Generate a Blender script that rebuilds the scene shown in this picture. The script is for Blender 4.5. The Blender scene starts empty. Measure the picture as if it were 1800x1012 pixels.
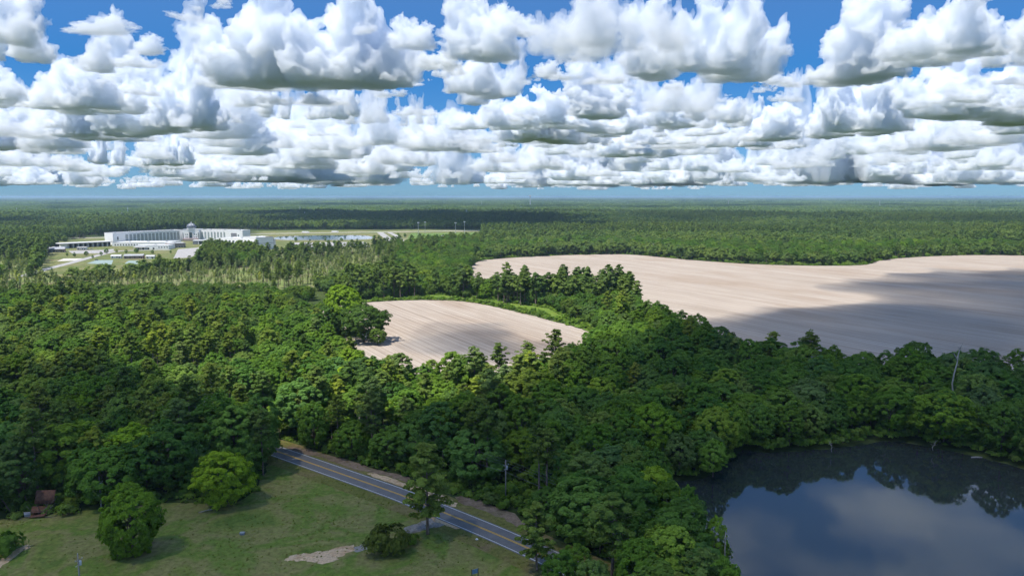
import bpy, bmesh, math, random, time
import numpy as np
from mathutils import Vector, noise, Matrix, Euler
T0 = time.time()
R = math.radians
sc = bpy.context.scene
COL = sc.collection

# ------------------------------------------------------------------ camera
F = 1285.0            # focal length in photo pixels (1800 wide)
CAM_H = 85.0
PITCH = math.atan(160.5 / F)
cam = bpy.data.cameras.new('camera')
cam_o = bpy.data.objects.new('camera', cam); COL.objects.link(cam_o)
cam.sensor_width = 36.0; cam.lens = 36.0 * F / 1800.0
cam.clip_start = 1.0; cam.clip_end = 400000.0
cam_o.location = (0, 0, CAM_H); cam_o.rotation_euler = (math.pi / 2 - PITCH, 0, 0)
sc.camera = cam_o

# ------------------------------------------------------------------ sky, sun, exposure
SUN_AZ = R(238.0); SUN_EL = R(65.0)      # azimuth clockwise from +Y (the view direction)
SUN_DIR = Vector((math.sin(SUN_AZ) * math.cos(SUN_EL), math.cos(SUN_AZ) * math.cos(SUN_EL), math.sin(SUN_EL)))
world = bpy.data.worlds.new('World'); sc.world = world; world.use_nodes = True
wn = world.node_tree
sky = wn.nodes.new('ShaderNodeTexSky'); sky.sky_type = 'NISHITA'; sky.sun_disc = False
sky.sun_elevation = SUN_EL; sky.sun_rotation = SUN_AZ
sky.altitude = 0; sky.air_density = 1.0; sky.dust_density = 0.0; sky.ozone_density = 3.0
hsv = wn.nodes.new('ShaderNodeHueSaturation'); hsv.inputs['Saturation'].default_value = 1.0
wtc = wn.nodes.new('ShaderNodeTexCoord'); wsep = wn.nodes.new('ShaderNodeSeparateXYZ'); wn.links.new(wtc.outputs['Generated'], wsep.inputs[0])
wr = wn.nodes.new('ShaderNodeValToRGB')           # moist blue air low over the plain, the same all round
for el, (p_, c_) in zip([wr.color_ramp.elements[0], wr.color_ramp.elements[1], wr.color_ramp.elements.new(.06), wr.color_ramp.elements.new(.16)],
    [(0.0,(.115,.235,.46)), (.45,(.50,.62,.66)), (.06,(.135,.265,.47)), (.16,(.085,.255,.45))]): el.position = p_; el.color = (*c_, 1)
wn.links.new(wsep.outputs['Z'], wr.inputs[0])
wmul = wn.nodes.new('ShaderNodeMix'); wmul.data_type = 'RGBA'; wmul.blend_type = 'MULTIPLY'; wmul.inputs[0].default_value = 1.0
wn.links.new(sky.outputs[0], hsv.inputs['Color']); wn.links.new(hsv.outputs[0], wmul.inputs[6]); wn.links.new(wr.outputs[0], wmul.inputs[7])
wn.links.new(wmul.outputs[2], wn.nodes['Background'].inputs[0])
wn.nodes['Background'].inputs[1].default_value = 0.14
sun = bpy.data.lights.new('sun', 'SUN'); sun.energy = 3.9; sun.angle = R(0.5); sun.color = (1.0, 0.95, 0.87)
sun_o = bpy.data.objects.new('sun', sun); COL.objects.link(sun_o)
sun_o.rotation_euler = SUN_DIR.to_track_quat('Z', 'Y').to_euler()
vs = sc.view_settings; vs.view_transform = 'Standard'; vs.look = 'None'; vs.exposure = 0.75; vs.gamma = 1.0
cy = sc.cycles
cy.max_bounces = 24; cy.diffuse_bounces = 3; cy.glossy_bounces = 3; cy.transmission_bounces = 4
cy.volume_bounces = 24; cy.transparent_max_bounces = 24
cy.use_adaptive_sampling = True; cy.adaptive_threshold = 0.02
cy.use_denoising = True; cy.sample_clamp_indirect = 4.0
cy.caustics_reflective = False; cy.caustics_refractive = False

# ------------------------------------------------------------------ projection helper: photo pixel -> point on the ground
CP, SP = math.cos(PITCH), math.sin(PITCH)
def G(px, py, z=0.0):
    a = (px - 900.0) / F; b = (506.0 - py) / F
    d = (a, CP + b * SP, -SP + b * CP)
    t = (z - CAM_H) / d[2]
    return (d[0] * t, d[1] * t)
def GP(pts, z=0.0): return [G(x, y, z) for x, y in pts]
def project(x, y, z):
    dx, dy, dz = x, y, z - CAM_H
    zc = dy * CP - dz * SP; yc = dy * SP + dz * CP
    return 900 + F * dx / zc, 506 - F * yc / zc, zc

# ------------------------------------------------------------------ mesh helpers
def mesh_np(name, V, quads=None, tris=None, mat=None, smooth=False):
    V = np.asarray(V, np.float32).reshape(-1, 3)
    loops = []; starts = []; n = 0
    if quads is not None and len(quads):
        q = np.asarray(quads, np.int32).reshape(-1, 4); loops.append(q.ravel()); starts.append(np.arange(len(q)) * 4); n = q.size
    if tris is not None and len(tris):
        t = np.asarray(tris, np.int32).reshape(-1, 3); loops.append(t.ravel()); starts.append(n + np.arange(len(t)) * 3)
    me = bpy.data.meshes.new(name)
    me.vertices.add(len(V)); me.vertices.foreach_set('co', V.ravel())
    L = np.concatenate(loops); S = np.concatenate(starts)
    me.loops.add(len(L)); me.loops.foreach_set('vertex_index', L.astype(np.int32))
    me.polygons.add(len(S)); me.polygons.foreach_set('loop_start', S.astype(np.int32))
    if smooth: me.polygons.foreach_set('use_smooth', np.ones(len(S), bool))
    me.update(calc_edges=True); me.validate()
    if mat: me.materials.append(mat)
    return me
class MB:
    """collects boxes, tubes and faces; build() links them as one mesh object"""
    def __init__(s): s.v = []; s.f = []
    def box(s, x0, x1, y0, y1, z0, z1):
        b = len(s.v); s.v += [(x0,y0,z0),(x1,y0,z0),(x1,y1,z0),(x0,y1,z0),(x0,y0,z1),(x1,y0,z1),(x1,y1,z1),(x0,y1,z1)]
        s.f += [tuple(b+i for i in q) for q in ((3,2,1,0),(4,5,6,7),(0,1,5,4),(1,2,6,5),(2,3,7,6),(3,0,4,7))]; return s
    def tube(s, pts, rad, n=8, cap=True):
        b = len(s.v); m = len(pts)
        for i, p in enumerate(pts):
            p = Vector(p); a = Vector(pts[max(i-1,0)]); c = Vector(pts[min(i+1,m-1)]); d = (c - a).normalized()
            u = d.orthogonal().normalized() if abs(d.z) < .95 else Vector((1,0,0)); u = (u - d*u.dot(d)).normalized(); w = d.cross(u)
            r = rad[i] if hasattr(rad, '__len__') else rad
            for k in range(n):
                t = 2*math.pi*k/n; q = p + u*(r*math.cos(t)) + w*(r*math.sin(t)); s.v.append(tuple(q))
        for i in range(m-1):
            for k in range(n):
                s.f.append((b+i*n+k, b+i*n+(k+1)%n, b+(i+1)*n+(k+1)%n, b+(i+1)*n+k))
        if cap: s.f.append(tuple(b+k for k in range(n))[::-1]); s.f.append(tuple(b+(m-1)*n+k for k in range(n)))
        return s
    def poly(s, pts):
        b = len(s.v); s.v += [tuple(p) for p in pts]; s.f.append(tuple(range(b, b+len(pts)))); return s
    def prism(s, pts, z0, z1):
        b = len(s.v); n = len(pts); s.v += [(x,y,z0) for x,y in pts] + [(x,y,z1) for x,y in pts]
        s.f.append(tuple(b+i for i in range(n))[::-1]); s.f.append(tuple(b+n+i for i in range(n)))
        s.f += [(b+i, b+(i+1)%n, b+n+(i+1)%n, b+n+i) for i in range(n)]; return s
    def mesh(s, name, mat=None, smooth=False):
        me = bpy.data.meshes.new(name); me.from_pydata(s.v, [], s.f); me.update()
        if mat: me.materials.append(mat)
        if smooth: me.polygons.foreach_set('use_smooth', np.ones(len(me.polygons), bool))
        return me
    def build(s, name, mat=None, parent=None, smooth=False):
        o = bpy.data.objects.new(name, s.mesh(name, mat, smooth)); COL.objects.link(o)
        if parent: o.parent = parent
        return o
def link(name, me, parent=None):
    o = bpy.data.objects.new(name, me); COL.objects.link(o)
    if parent: o.parent = parent
    return o
def tag(o, label=None, cat=None, group=None, kind=None):
    if label: o['label'] = label
    if cat: o['category'] = cat
    if group: o['group'] = group
    if kind: o['kind'] = kind
    return o
def thing(name, label, cat, loc=(0,0,0), rz=0.0, group=None, scale=1.0):
    o = bpy.data.objects.new(name, None); COL.objects.link(o)
    o.location = loc; o.rotation_euler = (0,0,rz); o.scale = (scale,)*3 if not hasattr(scale,'__len__') else scale
    return tag(o, label, cat, group)
def dup(o, parent=None):
    c = o.copy(); COL.objects.link(c); c.parent = parent
    for ch in o.children: dup(ch, c)
    return c

# vectorised value noise
_P = np.random.default_rng(7).random((256,256)).astype(np.float32)
def vnoise(x, y):
    x = np.asarray(x, float); y = np.asarray(y, float)
    xi = np.floor(x).astype(int); yi = np.floor(y).astype(int); fx = x-xi; fy = y-yi
    fx = fx*fx*(3-2*fx); fy = fy*fy*(3-2*fy)
    a = _P[xi%256, yi%256]; b = _P[(xi+1)%256, yi%256]; c = _P[xi%256, (yi+1)%256]; d = _P[(xi+1)%256, (yi+1)%256]
    return (a*(1-fx)+b*fx)*(1-fy) + (c*(1-fx)+d*fx)*fy
def fbm(x, y, o=4):
    s = 0; a = .5
    for i in range(o): s = s + a*vnoise(x*2**i+i*17.3, y*2**i+i*9.1); a *= .5
    return s
def inside(px, py, poly):
    px = np.asarray(px, float); py = np.asarray(py, float); r = np.zeros(px.shape, bool); n = len(poly); j = n-1
    for i in range(n):
        xi, yi = poly[i]; xj, yj = poly[j]
        if yi != yj:
            c = ((yi > py) != (yj > py)) & (px < (xj-xi)*(py-yi)/(yj-yi)+xi); r ^= c
        j = i
    return r
def dist_poly(px, py, poly, closed=True):
    px = np.asarray(px, float); py = np.asarray(py, float); best = np.full(px.shape, 1e12); n = len(poly)
    for i in range(n if closed else n-1):
        ax, ay = poly[i]; bx, by = poly[(i+1)%n]; dx, dy = bx-ax, by-ay; L = dx*dx+dy*dy+1e-9
        t = np.clip(((px-ax)*dx+(py-ay)*dy)/L, 0, 1); best = np.minimum(best, (px-ax-t*dx)**2+(py-ay-t*dy)**2)
    return np.sqrt(best)
def smooth_poly(pts, n=3, jit=0.0, seed=1, closed=True):
    rng = random.Random(seed); p = list(pts)
    for k in range(n):
        q = []
        m = len(p)
        for i in range(m if closed else m-1):
            a = p[i]; b = p[(i+1)%m]
            q.append((a[0]*.75+b[0]*.25, a[1]*.75+b[1]*.25)); q.append((a[0]*.25+b[0]*.75, a[1]*.25+b[1]*.75))
        if not closed: q = [p[0]] + q + [p[-1]]
        p = q
    if jit:
        out = []
        m = len(p)
        for i in range(m):
            a = p[i]; b = p[(i+1)%m]; L = math.hypot(b[0]-a[0], b[1]-a[1]); k = max(1, int(L/(jit*4)))
            for j in range(k):
                t = j/k; out.append((a[0]+(b[0]-a[0])*t+rng.uniform(-jit,jit), a[1]+(b[1]-a[1])*t+rng.uniform(-jit,jit)))
        p = out
    return p

# ------------------------------------------------------------------ materials
def mat_new(name):
    m = bpy.data.materials.new(name); m.use_nodes = True; return m, m.node_tree, m.node_tree.nodes['Principled BSDF']
def simple(name, col, rough=.7, metal=0.0, spec=.3):
    m, nt, b = mat_new(name); b.inputs['Base Color'].default_value = (*col, 1); b.inputs['Roughness'].default_value = rough
    b.inputs['Metallic'].default_value = metal; b.inputs['Specular IOR Level'].default_value = spec; return m
def nd(nt, t, **k):
    n = nt.nodes.new(t)
    for a, v in k.items(): setattr(n, a, v)
    return n
def noise_n(nt, vec, scale, detail=4, rough=.55, dist=0.0):
    n = nd(nt, 'ShaderNodeTexNoise'); n.inputs['Scale'].default_value = scale; n.inputs['Detail'].default_value = detail
    n.inputs['Roughness'].default_value = rough; n.inputs['Distortion'].default_value = dist
    if vec is not None: nt.links.new(vec, n.inputs['Vector'])
    return n.outputs['Fac']
def ramp_n(nt, fac, stops):
    n = nd(nt, 'ShaderNodeValToRGB'); e = n.color_ramp.elements
    while len(e) < len(stops): e.new(0.5)
    for el, (p, c) in zip(e, stops): el.position = p; el.color = (*c, 1)
    nt.links.new(fac, n.inputs['Fac']); return n.outputs['Color']
def mix_n(nt, fac, a, b, mode='MIX'):
    n = nd(nt, 'ShaderNodeMix', data_type='RGBA', blend_type=mode)
    for sock, v in ((n.inputs[0], fac), (n.inputs[6], a), (n.inputs[7], b)):
        if hasattr(v, 'node'): nt.links.new(v, sock)
        elif isinstance(v, (int, float)): sock.default_value = v if sock.type == 'VALUE' else (v, v, v, 1)
        else: sock.default_value = (*v, 1)
    return n.outputs[2]
def math_n(nt, op, a, b=None, clamp=False):
    n = nd(nt, 'ShaderNodeMath', operation=op, use_clamp=clamp)
    for i, v in enumerate((a, b)):
        if v is None: continue
        if hasattr(v, 'node'): nt.links.new(v, n.inputs[i])
        else: n.inputs[i].default_value = v
    return n.outputs[0]
def map_n(nt, scale=(1,1,1), rot=0.0, coord='Object'):
    tc = nd(nt, 'ShaderNodeTexCoord'); m = nd(nt, 'ShaderNodeMapping'); m.inputs['Scale'].default_value = scale
    m.inputs['Rotation'].default_value = (0,0,rot); nt.links.new(tc.outputs[coord], m.inputs['Vector']); return m.outputs['Vector']
def bump_n(nt, b, h, strength=.5, dist=.1):
    n = nd(nt, 'ShaderNodeBump'); n.inputs['Strength'].default_value = strength; n.inputs['Distance'].default_value = dist
    nt.links.new(h, n.inputs['Height']); nt.links.new(n.outputs[0], b.inputs['Normal'])

def mat_leaf(name, stops, transl=.35, locnoise=None):
    m, nt, b = mat_new(name); nt.nodes.remove(b)
    oi = nd(nt, 'ShaderNodeObjectInfo')
    col = ramp_n(nt, oi.outputs['Random'], stops)
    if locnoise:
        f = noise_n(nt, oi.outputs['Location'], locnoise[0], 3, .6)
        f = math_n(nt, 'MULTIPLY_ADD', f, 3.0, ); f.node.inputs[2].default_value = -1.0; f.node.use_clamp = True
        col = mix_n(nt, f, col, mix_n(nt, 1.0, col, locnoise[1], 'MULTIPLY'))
    col = mix_n(nt, 1.0, col, oi.outputs['Color'], 'MULTIPLY')
    geo = nd(nt, 'ShaderNodeNewGeometry')
    var = ramp_n(nt, geo.outputs['Random Per Island'], [(0, (.78,.80,.78)), (.5, (1,1,1)), (1, (1.2,1.17,1.03))])
    col = mix_n(nt, 1.0, col, var, 'MULTIPLY')
    d = nd(nt, 'ShaderNodeBsdfDiffuse'); t = nd(nt, 'ShaderNodeBsdfTranslucent'); g = nd(nt, 'ShaderNodeBsdfGlossy')
    g.inputs['Roughness'].default_value = .45
    nt.links.new(col, d.inputs['Color'])
    tc = mix_n(nt, 1.0, col, (1.0,1.2,.55), 'MULTIPLY'); nt.links.new(tc, t.inputs['Color'])
    ms = nd(nt, 'ShaderNodeMixShader'); ms.inputs[0].default_value = transl
    nt.links.new(d.outputs[0], ms.inputs[1]); nt.links.new(t.outputs[0], ms.inputs[2])
    nt.links.new(ms.outputs[0], nt.nodes['Material Output'].inputs['Surface'])
    return m
M = {}
M['leaf'] = mat_leaf('broadleaf_leaves', [(0,(0.106,0.208,0.040)),(.2,(0.156,0.279,0.044)),(.4,(0.126,0.241,0.051)),(.6,(0.202,0.328,0.042)),(.75,(0.119,0.235,0.044)),(.88,(0.192,0.274,0.083)),(1,(0.272,0.394,0.050))], .4)
M['pine'] = mat_leaf('pine_needles', [(0,(0.121,0.192,0.048)),(.4,(0.173,0.246,0.056)),(.75,(0.225,0.285,0.060)),(1,(0.149,0.221,0.062))], .35)
M['oak'] = mat_leaf('dark_oak_leaves', [(0,(0.084,0.145,0.036)),(.5,(0.110,0.182,0.040)),(1,(0.146,0.220,0.044))], .3)
M['shrub'] = mat_leaf('shrub_leaves', [(0,(0.111,0.199,0.034)),(.4,(0.162,0.275,0.042)),(.8,(0.212,0.314,0.050)),(1,(0.145,0.218,0.060))], .42)
M['far'] = mat_leaf('distant_leaves', [(0,(0.109,0.177,0.044)),(.35,(0.147,0.215,0.048)),(.7,(0.190,0.252,0.053)),(1,(0.132,0.193,0.057))], .35, (.0022,(.72,.80,.95)))
M['thin'] = mat_leaf('young_pine_needles', [(0,(.265,.325,.130)),(.4,(.315,.370,.140)),(.7,(.245,.305,.130)),(1,(.380,.415,.135))], .4)
def mat_bark(name, c0, c1):
    m, nt, b = mat_new(name); v = map_n(nt, (1,1,.25)); f = noise_n(nt, v, 4, 4)
    nt.links.new(ramp_n(nt, f, [(.3,c0),(.7,c1)]), b.inputs['Base Color']); b.inputs['Roughness'].default_value = .95; b.inputs['Specular IOR Level'].default_value = .1
    bump_n(nt, b, f, .6, .05); return m
M['bark'] = mat_bark('grey_brown_bark', (.10,.075,.055), (.22,.18,.15))
M['pbark'] = mat_bark('pine_bark', (.12,.085,.07), (.30,.24,.21))
M['dead'] = mat_bark('bleached_dead_wood', (.30,.27,.24), (.55,.51,.47))

def mat_ground(name, cols, s1=.02, s2=.35, bump=.3):
    m, nt, b = mat_new(name); v = map_n(nt)
    a = noise_n(nt, v, s1, 5, .6, .4); d = noise_n(nt, v, s2, 4, .7)
    c = ramp_n(nt, a, [(.3+.4*i/(len(cols)-1), x) for i, x in enumerate(cols)])
    c = mix_n(nt, .75, c, ramp_n(nt, d, [(.3,(.55,.55,.55)),(.7,(1.35,1.35,1.3))]), 'MULTIPLY')
    nt.links.new(c, b.inputs['Base Color']); b.inputs['Roughness'].default_value = 1; b.inputs['Specular IOR Level'].default_value = .05
    bump_n(nt, b, d, bump, .6); return m
M['forest_floor'] = mat_ground('forest_floor', [(.030,.048,.016),(.050,.075,.022),(.075,.095,.03)], .012, .25)
M['meadow'] = mat_ground('meadow_grass', [(.105,.160,.032),(.170,.200,.048),(.225,.210,.078),(.125,.190,.032),(.195,.205,.062),(.25,.21,.10)], .05, .7)
M['verge'] = mat_ground('verge_grass', [(.12,.14,.03),(.17,.165,.05),(.22,.16,.09)], .08, .8)
M['lawn'] = mat_ground('campus_lawn', [(.10,.135,.045),(.15,.165,.065),(.23,.20,.11)], .02, .1, .1)
M['scrub'] = mat_ground('green_scrub', [(.08,.14,.025),(.12,.19,.03),(.15,.20,.04)], .03, .3)
M['scrub_y'] = mat_ground('olive_heath', [(.135,.185,.060),(.185,.225,.075),(.19,.185,.09),(.15,.205,.062)], .02, .25)
M['wash'] = mat_ground('sandy_soil', [(.50,.31,.17),(.62,.46,.30),(.40,.25,.13)], .25, 1.5)
M['bank'] = mat_ground('bare_earth_bank', [(.16,.11,.07),(.26,.19,.14),(.11,.10,.045)], .12, .9)
M['gravel'] = mat_ground('grey_gravel', [(.22,.20,.19),(.32,.30,.28),(.18,.17,.14)], .4, 2.0)

ROW_ANGLE = math.atan2(1.0, (185.0-900.0)/F)     # the furrows run towards one point on the horizon
def mat_field():
    m, nt, b = mat_new('ploughed_sand')
    v = map_n(nt, (1,1,1), -ROW_ANGLE)                       # x runs along the furrows
    def st(sx, sy, sc_, det, ro=.6):
        mp = nd(nt, 'ShaderNodeMapping'); mp.inputs['Scale'].default_value = (sx, sy, 1); nt.links.new(v, mp.inputs['Vector'])
        return noise_n(nt, mp.outputs[0], sc_, det, ro)
    big = st(.5, 1, .012, 4); streak = st(.012, 1, .30, 4, .7); fine = st(.02, 1, 1.3, 2, .6); wide = st(.03, 1, .05, 3)
    c = ramp_n(nt, big, [(.3,(.360,.303,.246)),(.5,(.412,.354,.294)),(.7,(.345,.275,.212))])
    c = mix_n(nt, .8, c, ramp_n(nt, streak, [(.34,(.78,.76,.74)),(.50,(1.0,1.0,1.0)),(.72,(1.10,1.10,1.10))]), 'MULTIPLY')
    c = mix_n(nt, .7, c, ramp_n(nt, fine, [(.3,(.78,.76,.74)),(.6,(1.08,1.08,1.08))]), 'MULTIPLY')
    c = mix_n(nt, .6, c, ramp_n(nt, wide, [(.35,(.85,.82,.80)),(.65,(1.06,1.07,1.08))]), 'MULTIPLY')
    sep = nd(nt, 'ShaderNodeSeparateXYZ'); nt.links.new(v, sep.inputs[0])
    rows = math_n(nt, 'SINE', math_n(nt, 'ADD', math_n(nt, 'MULTIPLY', sep.outputs['Y'], 2*math.pi/4.4), math_n(nt, 'MULTIPLY', wide, 9.0)))
    c = mix_n(nt, math_n(nt, 'MULTIPLY', big, 1.1), c, ramp_n(nt, rows, [(0,(1.03,1.03,1.03)),(.70,(1.0,1.0,1.0)),(.97,(.74,.71,.68))]), 'MULTIPLY')
    clod = noise_n(nt, map_n(nt), 1.2, 4, .7)
    c = mix_n(nt, .35, c, ramp_n(nt, clod, [(.35,(.75,.75,.75)),(.65,(1.15,1.15,1.15))]), 'MULTIPLY')
    nt.links.new(c, b.inputs['Base Color']); b.inputs['Roughness'].default_value = 1; b.inputs['Specular IOR Level'].default_value = .05
    bump_n(nt, b, math_n(nt, 'ADD', fine, streak), .5, .35); return m
M['field'] = mat_field()

def mat_asphalt(name, a, c):
    m, nt, b = mat_new(name); v = map_n(nt); f = noise_n(nt, v, .35, 5, .65); g = noise_n(nt, v, 12, 2)
    col = ramp_n(nt, f, [(.3,a),(.7,c)]); col = mix_n(nt, .5, col, ramp_n(nt, g, [(.3,(.8,.8,.8)),(.7,(1.2,1.2,1.2))]), 'MULTIPLY')
    nt.links.new(col, b.inputs['Base Color']); b.inputs['Roughness'].default_value = .9; b.inputs['Specular IOR Level'].default_value = .2; return m
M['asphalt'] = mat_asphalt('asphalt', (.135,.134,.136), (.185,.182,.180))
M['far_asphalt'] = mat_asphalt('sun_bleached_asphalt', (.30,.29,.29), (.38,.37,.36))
M['concrete'] = mat_asphalt('pale_concrete', (.50,.46,.42), (.60,.56,.52))
def mat_paint(name, col):
    m, nt, b = mat_new(name); f = noise_n(nt, map_n(nt), 3.0, 4, .7)
    nt.links.new(ramp_n(nt, f, [(.3,tuple(x*.55 for x in col)),(.55,col)]), b.inputs['Base Color']); b.inputs['Roughness'].default_value = .8; return m
M['white_paint'] = mat_paint('white_road_paint', (.78,.78,.76)); M['yellow_paint'] = mat_paint('yellow_road_paint', (.72,.42,.06))
def mat_water(name, col, bump, scale, ior=1.333):
    m, nt, b = mat_new(name); b.inputs['Base Color'].default_value = (*col,1); b.inputs['Roughness'].default_value = .03; b.inputs['IOR'].default_value = ior
    v = map_n(nt); f = noise_n(nt, v, scale, 3, .6); g = noise_n(nt, v, scale*.08, 2, .5)
    bump_n(nt, b, math_n(nt, 'MULTIPLY', f, g), bump, .02); return m
M['water'] = mat_water('pond_water', (.028,.036,.034), .35, 1.6, 1.8)
M['lake'] = mat_water('lake_water', (.05,.10,.16), .08, .8, 1.4)

# ------------------------------------------------------------------ plan of the place (ground points read from the photograph)
BIG_FIELD = smooth_poly(GP([(826,470),(838,459),(870,455),(940,450.5),(1020,447.5),(1110,446.5),(1190,455),(1260,460.5),(1330,465),(1440,467.5),(1528,466.5),
    (1540,458),(1600,452),(1700,448),(1800,449),(2000,452),(2250,480),(2250,640),(2050,690),(1800,678),(1650,668),(1500,662),(1350,640),(1230,604),(1160,566),(1128,540),(1112,525),(1100,512),(1000,510),(850,506),(824,496)]), 2)
SMALL_FIELD = smooth_poly(GP([(540,545),(580,538),(640,531.5),(700,528),(760,527),(820,529.5),(870,539),(930,553),(990,569),(1034,582),(1050,596),(1040,630),(990,664),(900,682),(800,684),(720,680),(668,664),(640,630),(600,590),(556,560)]), 2)
MEADOW = smooth_poly(GP([(-260,960),(-120,930),(0,912),(80,905),(160,893),(280,885),(350,884),(400,886),(440,872),(462,845),(470,812),(500,797),(640,852),(800,915),(930,968),(1010,1004),(1150,1075),(900,1160),(300,1200),(-200,1150)]), 1)
POND_Z = -1.6
POND = smooth_poly(GP([(1150,836),(1185,846),(1240,842),(1296,800),(1300,786),(1340,796),(1380,794),(1444,789),(1516,782),(1562,772),(1633,785),(1711,800),(1800,823),(1950,870),(2150,980),(2150,1180),(1500,1300),(1380,1200),(1330,1090),(1275,1000),(1225,930),(1180,880)], POND_Z), 1)
ROAD_PX = [(-330,628),(-120,652),(0,674),(60,685),(140,703),(260,728),(350,751),(420,771),(483,791.5),(560,818.5),(640,846.5),(708,870.5),(760,892),(859,932.5),(930,963.5),(1010,1001),(1120,1056),(1260,1130)]
ROAD = smooth_poly(GP(ROAD_PX), 2, closed=False)
CAMPUS = GP([(60,486),(84,452),(96,428),(150,417),(230,409),(420,404),(700,402.5),(850,402),(846,424),(760,430),(700,438),(640,444),(480,456),(450,452),(442,445),(362,445),(348,470),(240,486),(130,496)])
def is_clear(x, y, m=0.0):
    """True where trees may stand"""
    ok = np.ones(np.shape(x), bool)
    for P in (BIG_FIELD, SMALL_FIELD, MEADOW, CAMPUS): ok &= ~inside(x, y, P)
    ok &= ~inside(x, y, POND)
    ok &= dist_poly(x, y, ROAD, False) > 6.5
    return ok

# ------------------------------------------------------------------ ground sheet (one mesh, fine near, coarse far)
def axis(lo, hi, step, far_lo, far_hi, g=1.22):
    a = list(np.arange(lo, hi+.1, step)); s = step; x = a[-1]
    while x < far_hi: s *= g; x += s; a.append(min(x, far_hi))
    s = step; x = lo; pre = []
    while x > far_lo: s *= g; x -= s; pre.append(max(x, far_lo))
    return np.array(pre[::-1] + a)
gx = axis(-330, 420, 5, -80000, 80000); gy = axis(90, 480, 5, -3000, 90000)
GX, GY = np.meshgrid(gx, gy); fx, fy = GX.ravel(), GY.ravel()
dp = dist_poly(fx, fy, POND); ip = inside(fx, fy, POND)
h = np.where(ip, POND_Z-.3-np.clip(dp*.12,0,2.5), np.clip(POND_Z+.25+dp*.14, POND_Z, 0))
h = np.where(dist_poly(fx, fy, ROAD, False) < 14, np.maximum(h, -.02), h)
nx, ny = len(gx), len(gy); idx = np.arange(nx*ny).reshape(ny, nx)
Q = np.stack([idx[:-1,:-1], idx[:-1,1:], idx[1:,1:], idx[1:,:-1]], -1).reshape(-1,4)
ground = link('ground', mesh_np('ground', np.stack([fx, fy, h-.06], 1), Q, mat=M['forest_floor'], smooth=True)); tag(ground, kind='structure')

def sheet(name, poly, z, mat, jit=0.0, seed=1):
    p = smooth_poly(poly, 0, jit, seed) if jit else poly
    o = MB().poly([(x, y, z) for x, y in p]).build(name, mat)
    bm = bmesh.new(); bm.from_mesh(o.data); bmesh.ops.triangulate(bm, faces=bm.faces[:])
    for f in bm.faces:
        if f.normal.z < 0: f.normal_flip()
    bm.to_mesh(o.data); bm.free(); return tag(o, kind='structure')
sheet('field', BIG_FIELD, .02, M['field'], 1.0, 3)
sheet('field', SMALL_FIELD, .02, M['field'], .8, 4)
sheet('meadow', MEADOW, .0, M['meadow'], .8, 5)
sheet('pond_water', POND, POND_Z, M['water'])

def ribbon(name, path, off0, off1, z, mat, parent=None, dash=None):
    V = []; Qd = []; n = len(path)
    for i, p in enumerate(path):
        a = path[max(i-1,0)]; b = path[min(i+1,n-1)]; d = Vector((b[0]-a[0], b[1]-a[1])).normalized(); nrm = Vector((-d.y, d.x))
        V.append((p[0]+nrm.x*off0, p[1]+nrm.y*off0, z)); V.append((p[0]+nrm.x*off1, p[1]+nrm.y*off1, z))
    for i in range(n-1): Qd.append((2*i, 2*i+2, 2*i+3, 2*i+1))
    me = mesh_np(name, V, Qd, mat=mat)
    bm = bmesh.new(); bm.from_mesh(me)
    for f in bm.faces:
        if f.normal.z < 0: f.normal_flip()
    bm.to_mesh(me); bm.free()
    return link(name, me, parent)
verge = ribbon('road_verge', ROAD, -8.5, 8.5, .012, M['verge']); tag(verge, kind='structure')
road = ribbon('road', ROAD, -3.85, 3.85, .05, M['asphalt']); tag(road, kind='structure')
ribbon('edge_line', ROAD, 3.22, 3.42, .062, M['white_paint'], road); ribbon('edge_line', ROAD, -3.42, -3.22, .062, M['white_paint'], road)
ribbon('centre_line', ROAD, .06, .30, .062, M['yellow_paint'], road); ribbon('centre_line', ROAD, -.30, -.06, .062, M['yellow_paint'], road)

# ------------------------------------------------------------------ tree prototypes
def leaves(c, n, size, rng, asp=(.6,1.0)):
    """diamond leaf sprays: centre, normal, size -> vertices and quads"""
    N = len(c); n = n/np.linalg.norm(n, axis=1, keepdims=True)
    r = rng.normal(size=(N,3)); t = np.cross(n, r); t /= np.linalg.norm(t, axis=1, keepdims=True)+1e-9; b = np.cross(n, t)
    a = rng.uniform(*asp, (N,1)); s = size[:,None]; k = rng.uniform(-.3,.3,(N,1))
    bend = n*s*rng.uniform(-.25,.05,(N,1))
    V = np.stack([c-t*s, c-b*s*a+t*s*k+bend, c+t*s, c+b*s*a+t*s*k+bend], 1).reshape(-1,3)
    return V, np.arange(N*4).reshape(-1,4)
def clump_leaves(centres, radii, per, size, rng, flat=1.0, up=.35, jit=.32, low=-.3, axis=None):
    C = []; Nn = []; S = []
    mid = np.mean(np.array(centres), 0) if axis is None else np.array(axis)
    for c, r in zip(centres, radii):
        k = max(4, int(per*rng.uniform(.75,1.25)))
        d = rng.normal(size=(k,3)); d[:,2] = np.where(d[:,2] < low, -d[:,2], d[:,2]); d /= np.linalg.norm(d, axis=1, keepdims=True)
        q = d*(r*rng.uniform(.72,1.08,(k,1))); q[:,2] *= flat; w = np.asarray(c)-mid; w = w/(np.linalg.norm(w)+1e-6)*.8
        C.append(c+q); Nn.append(d*.5+w+np.array([0,0,up])+rng.normal(size=(k,3))*jit); S.append(size*rng.uniform(.6,1.3,k))
    return leaves(np.concatenate(C), np.concatenate(Nn), np.concatenate(S), rng)
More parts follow.
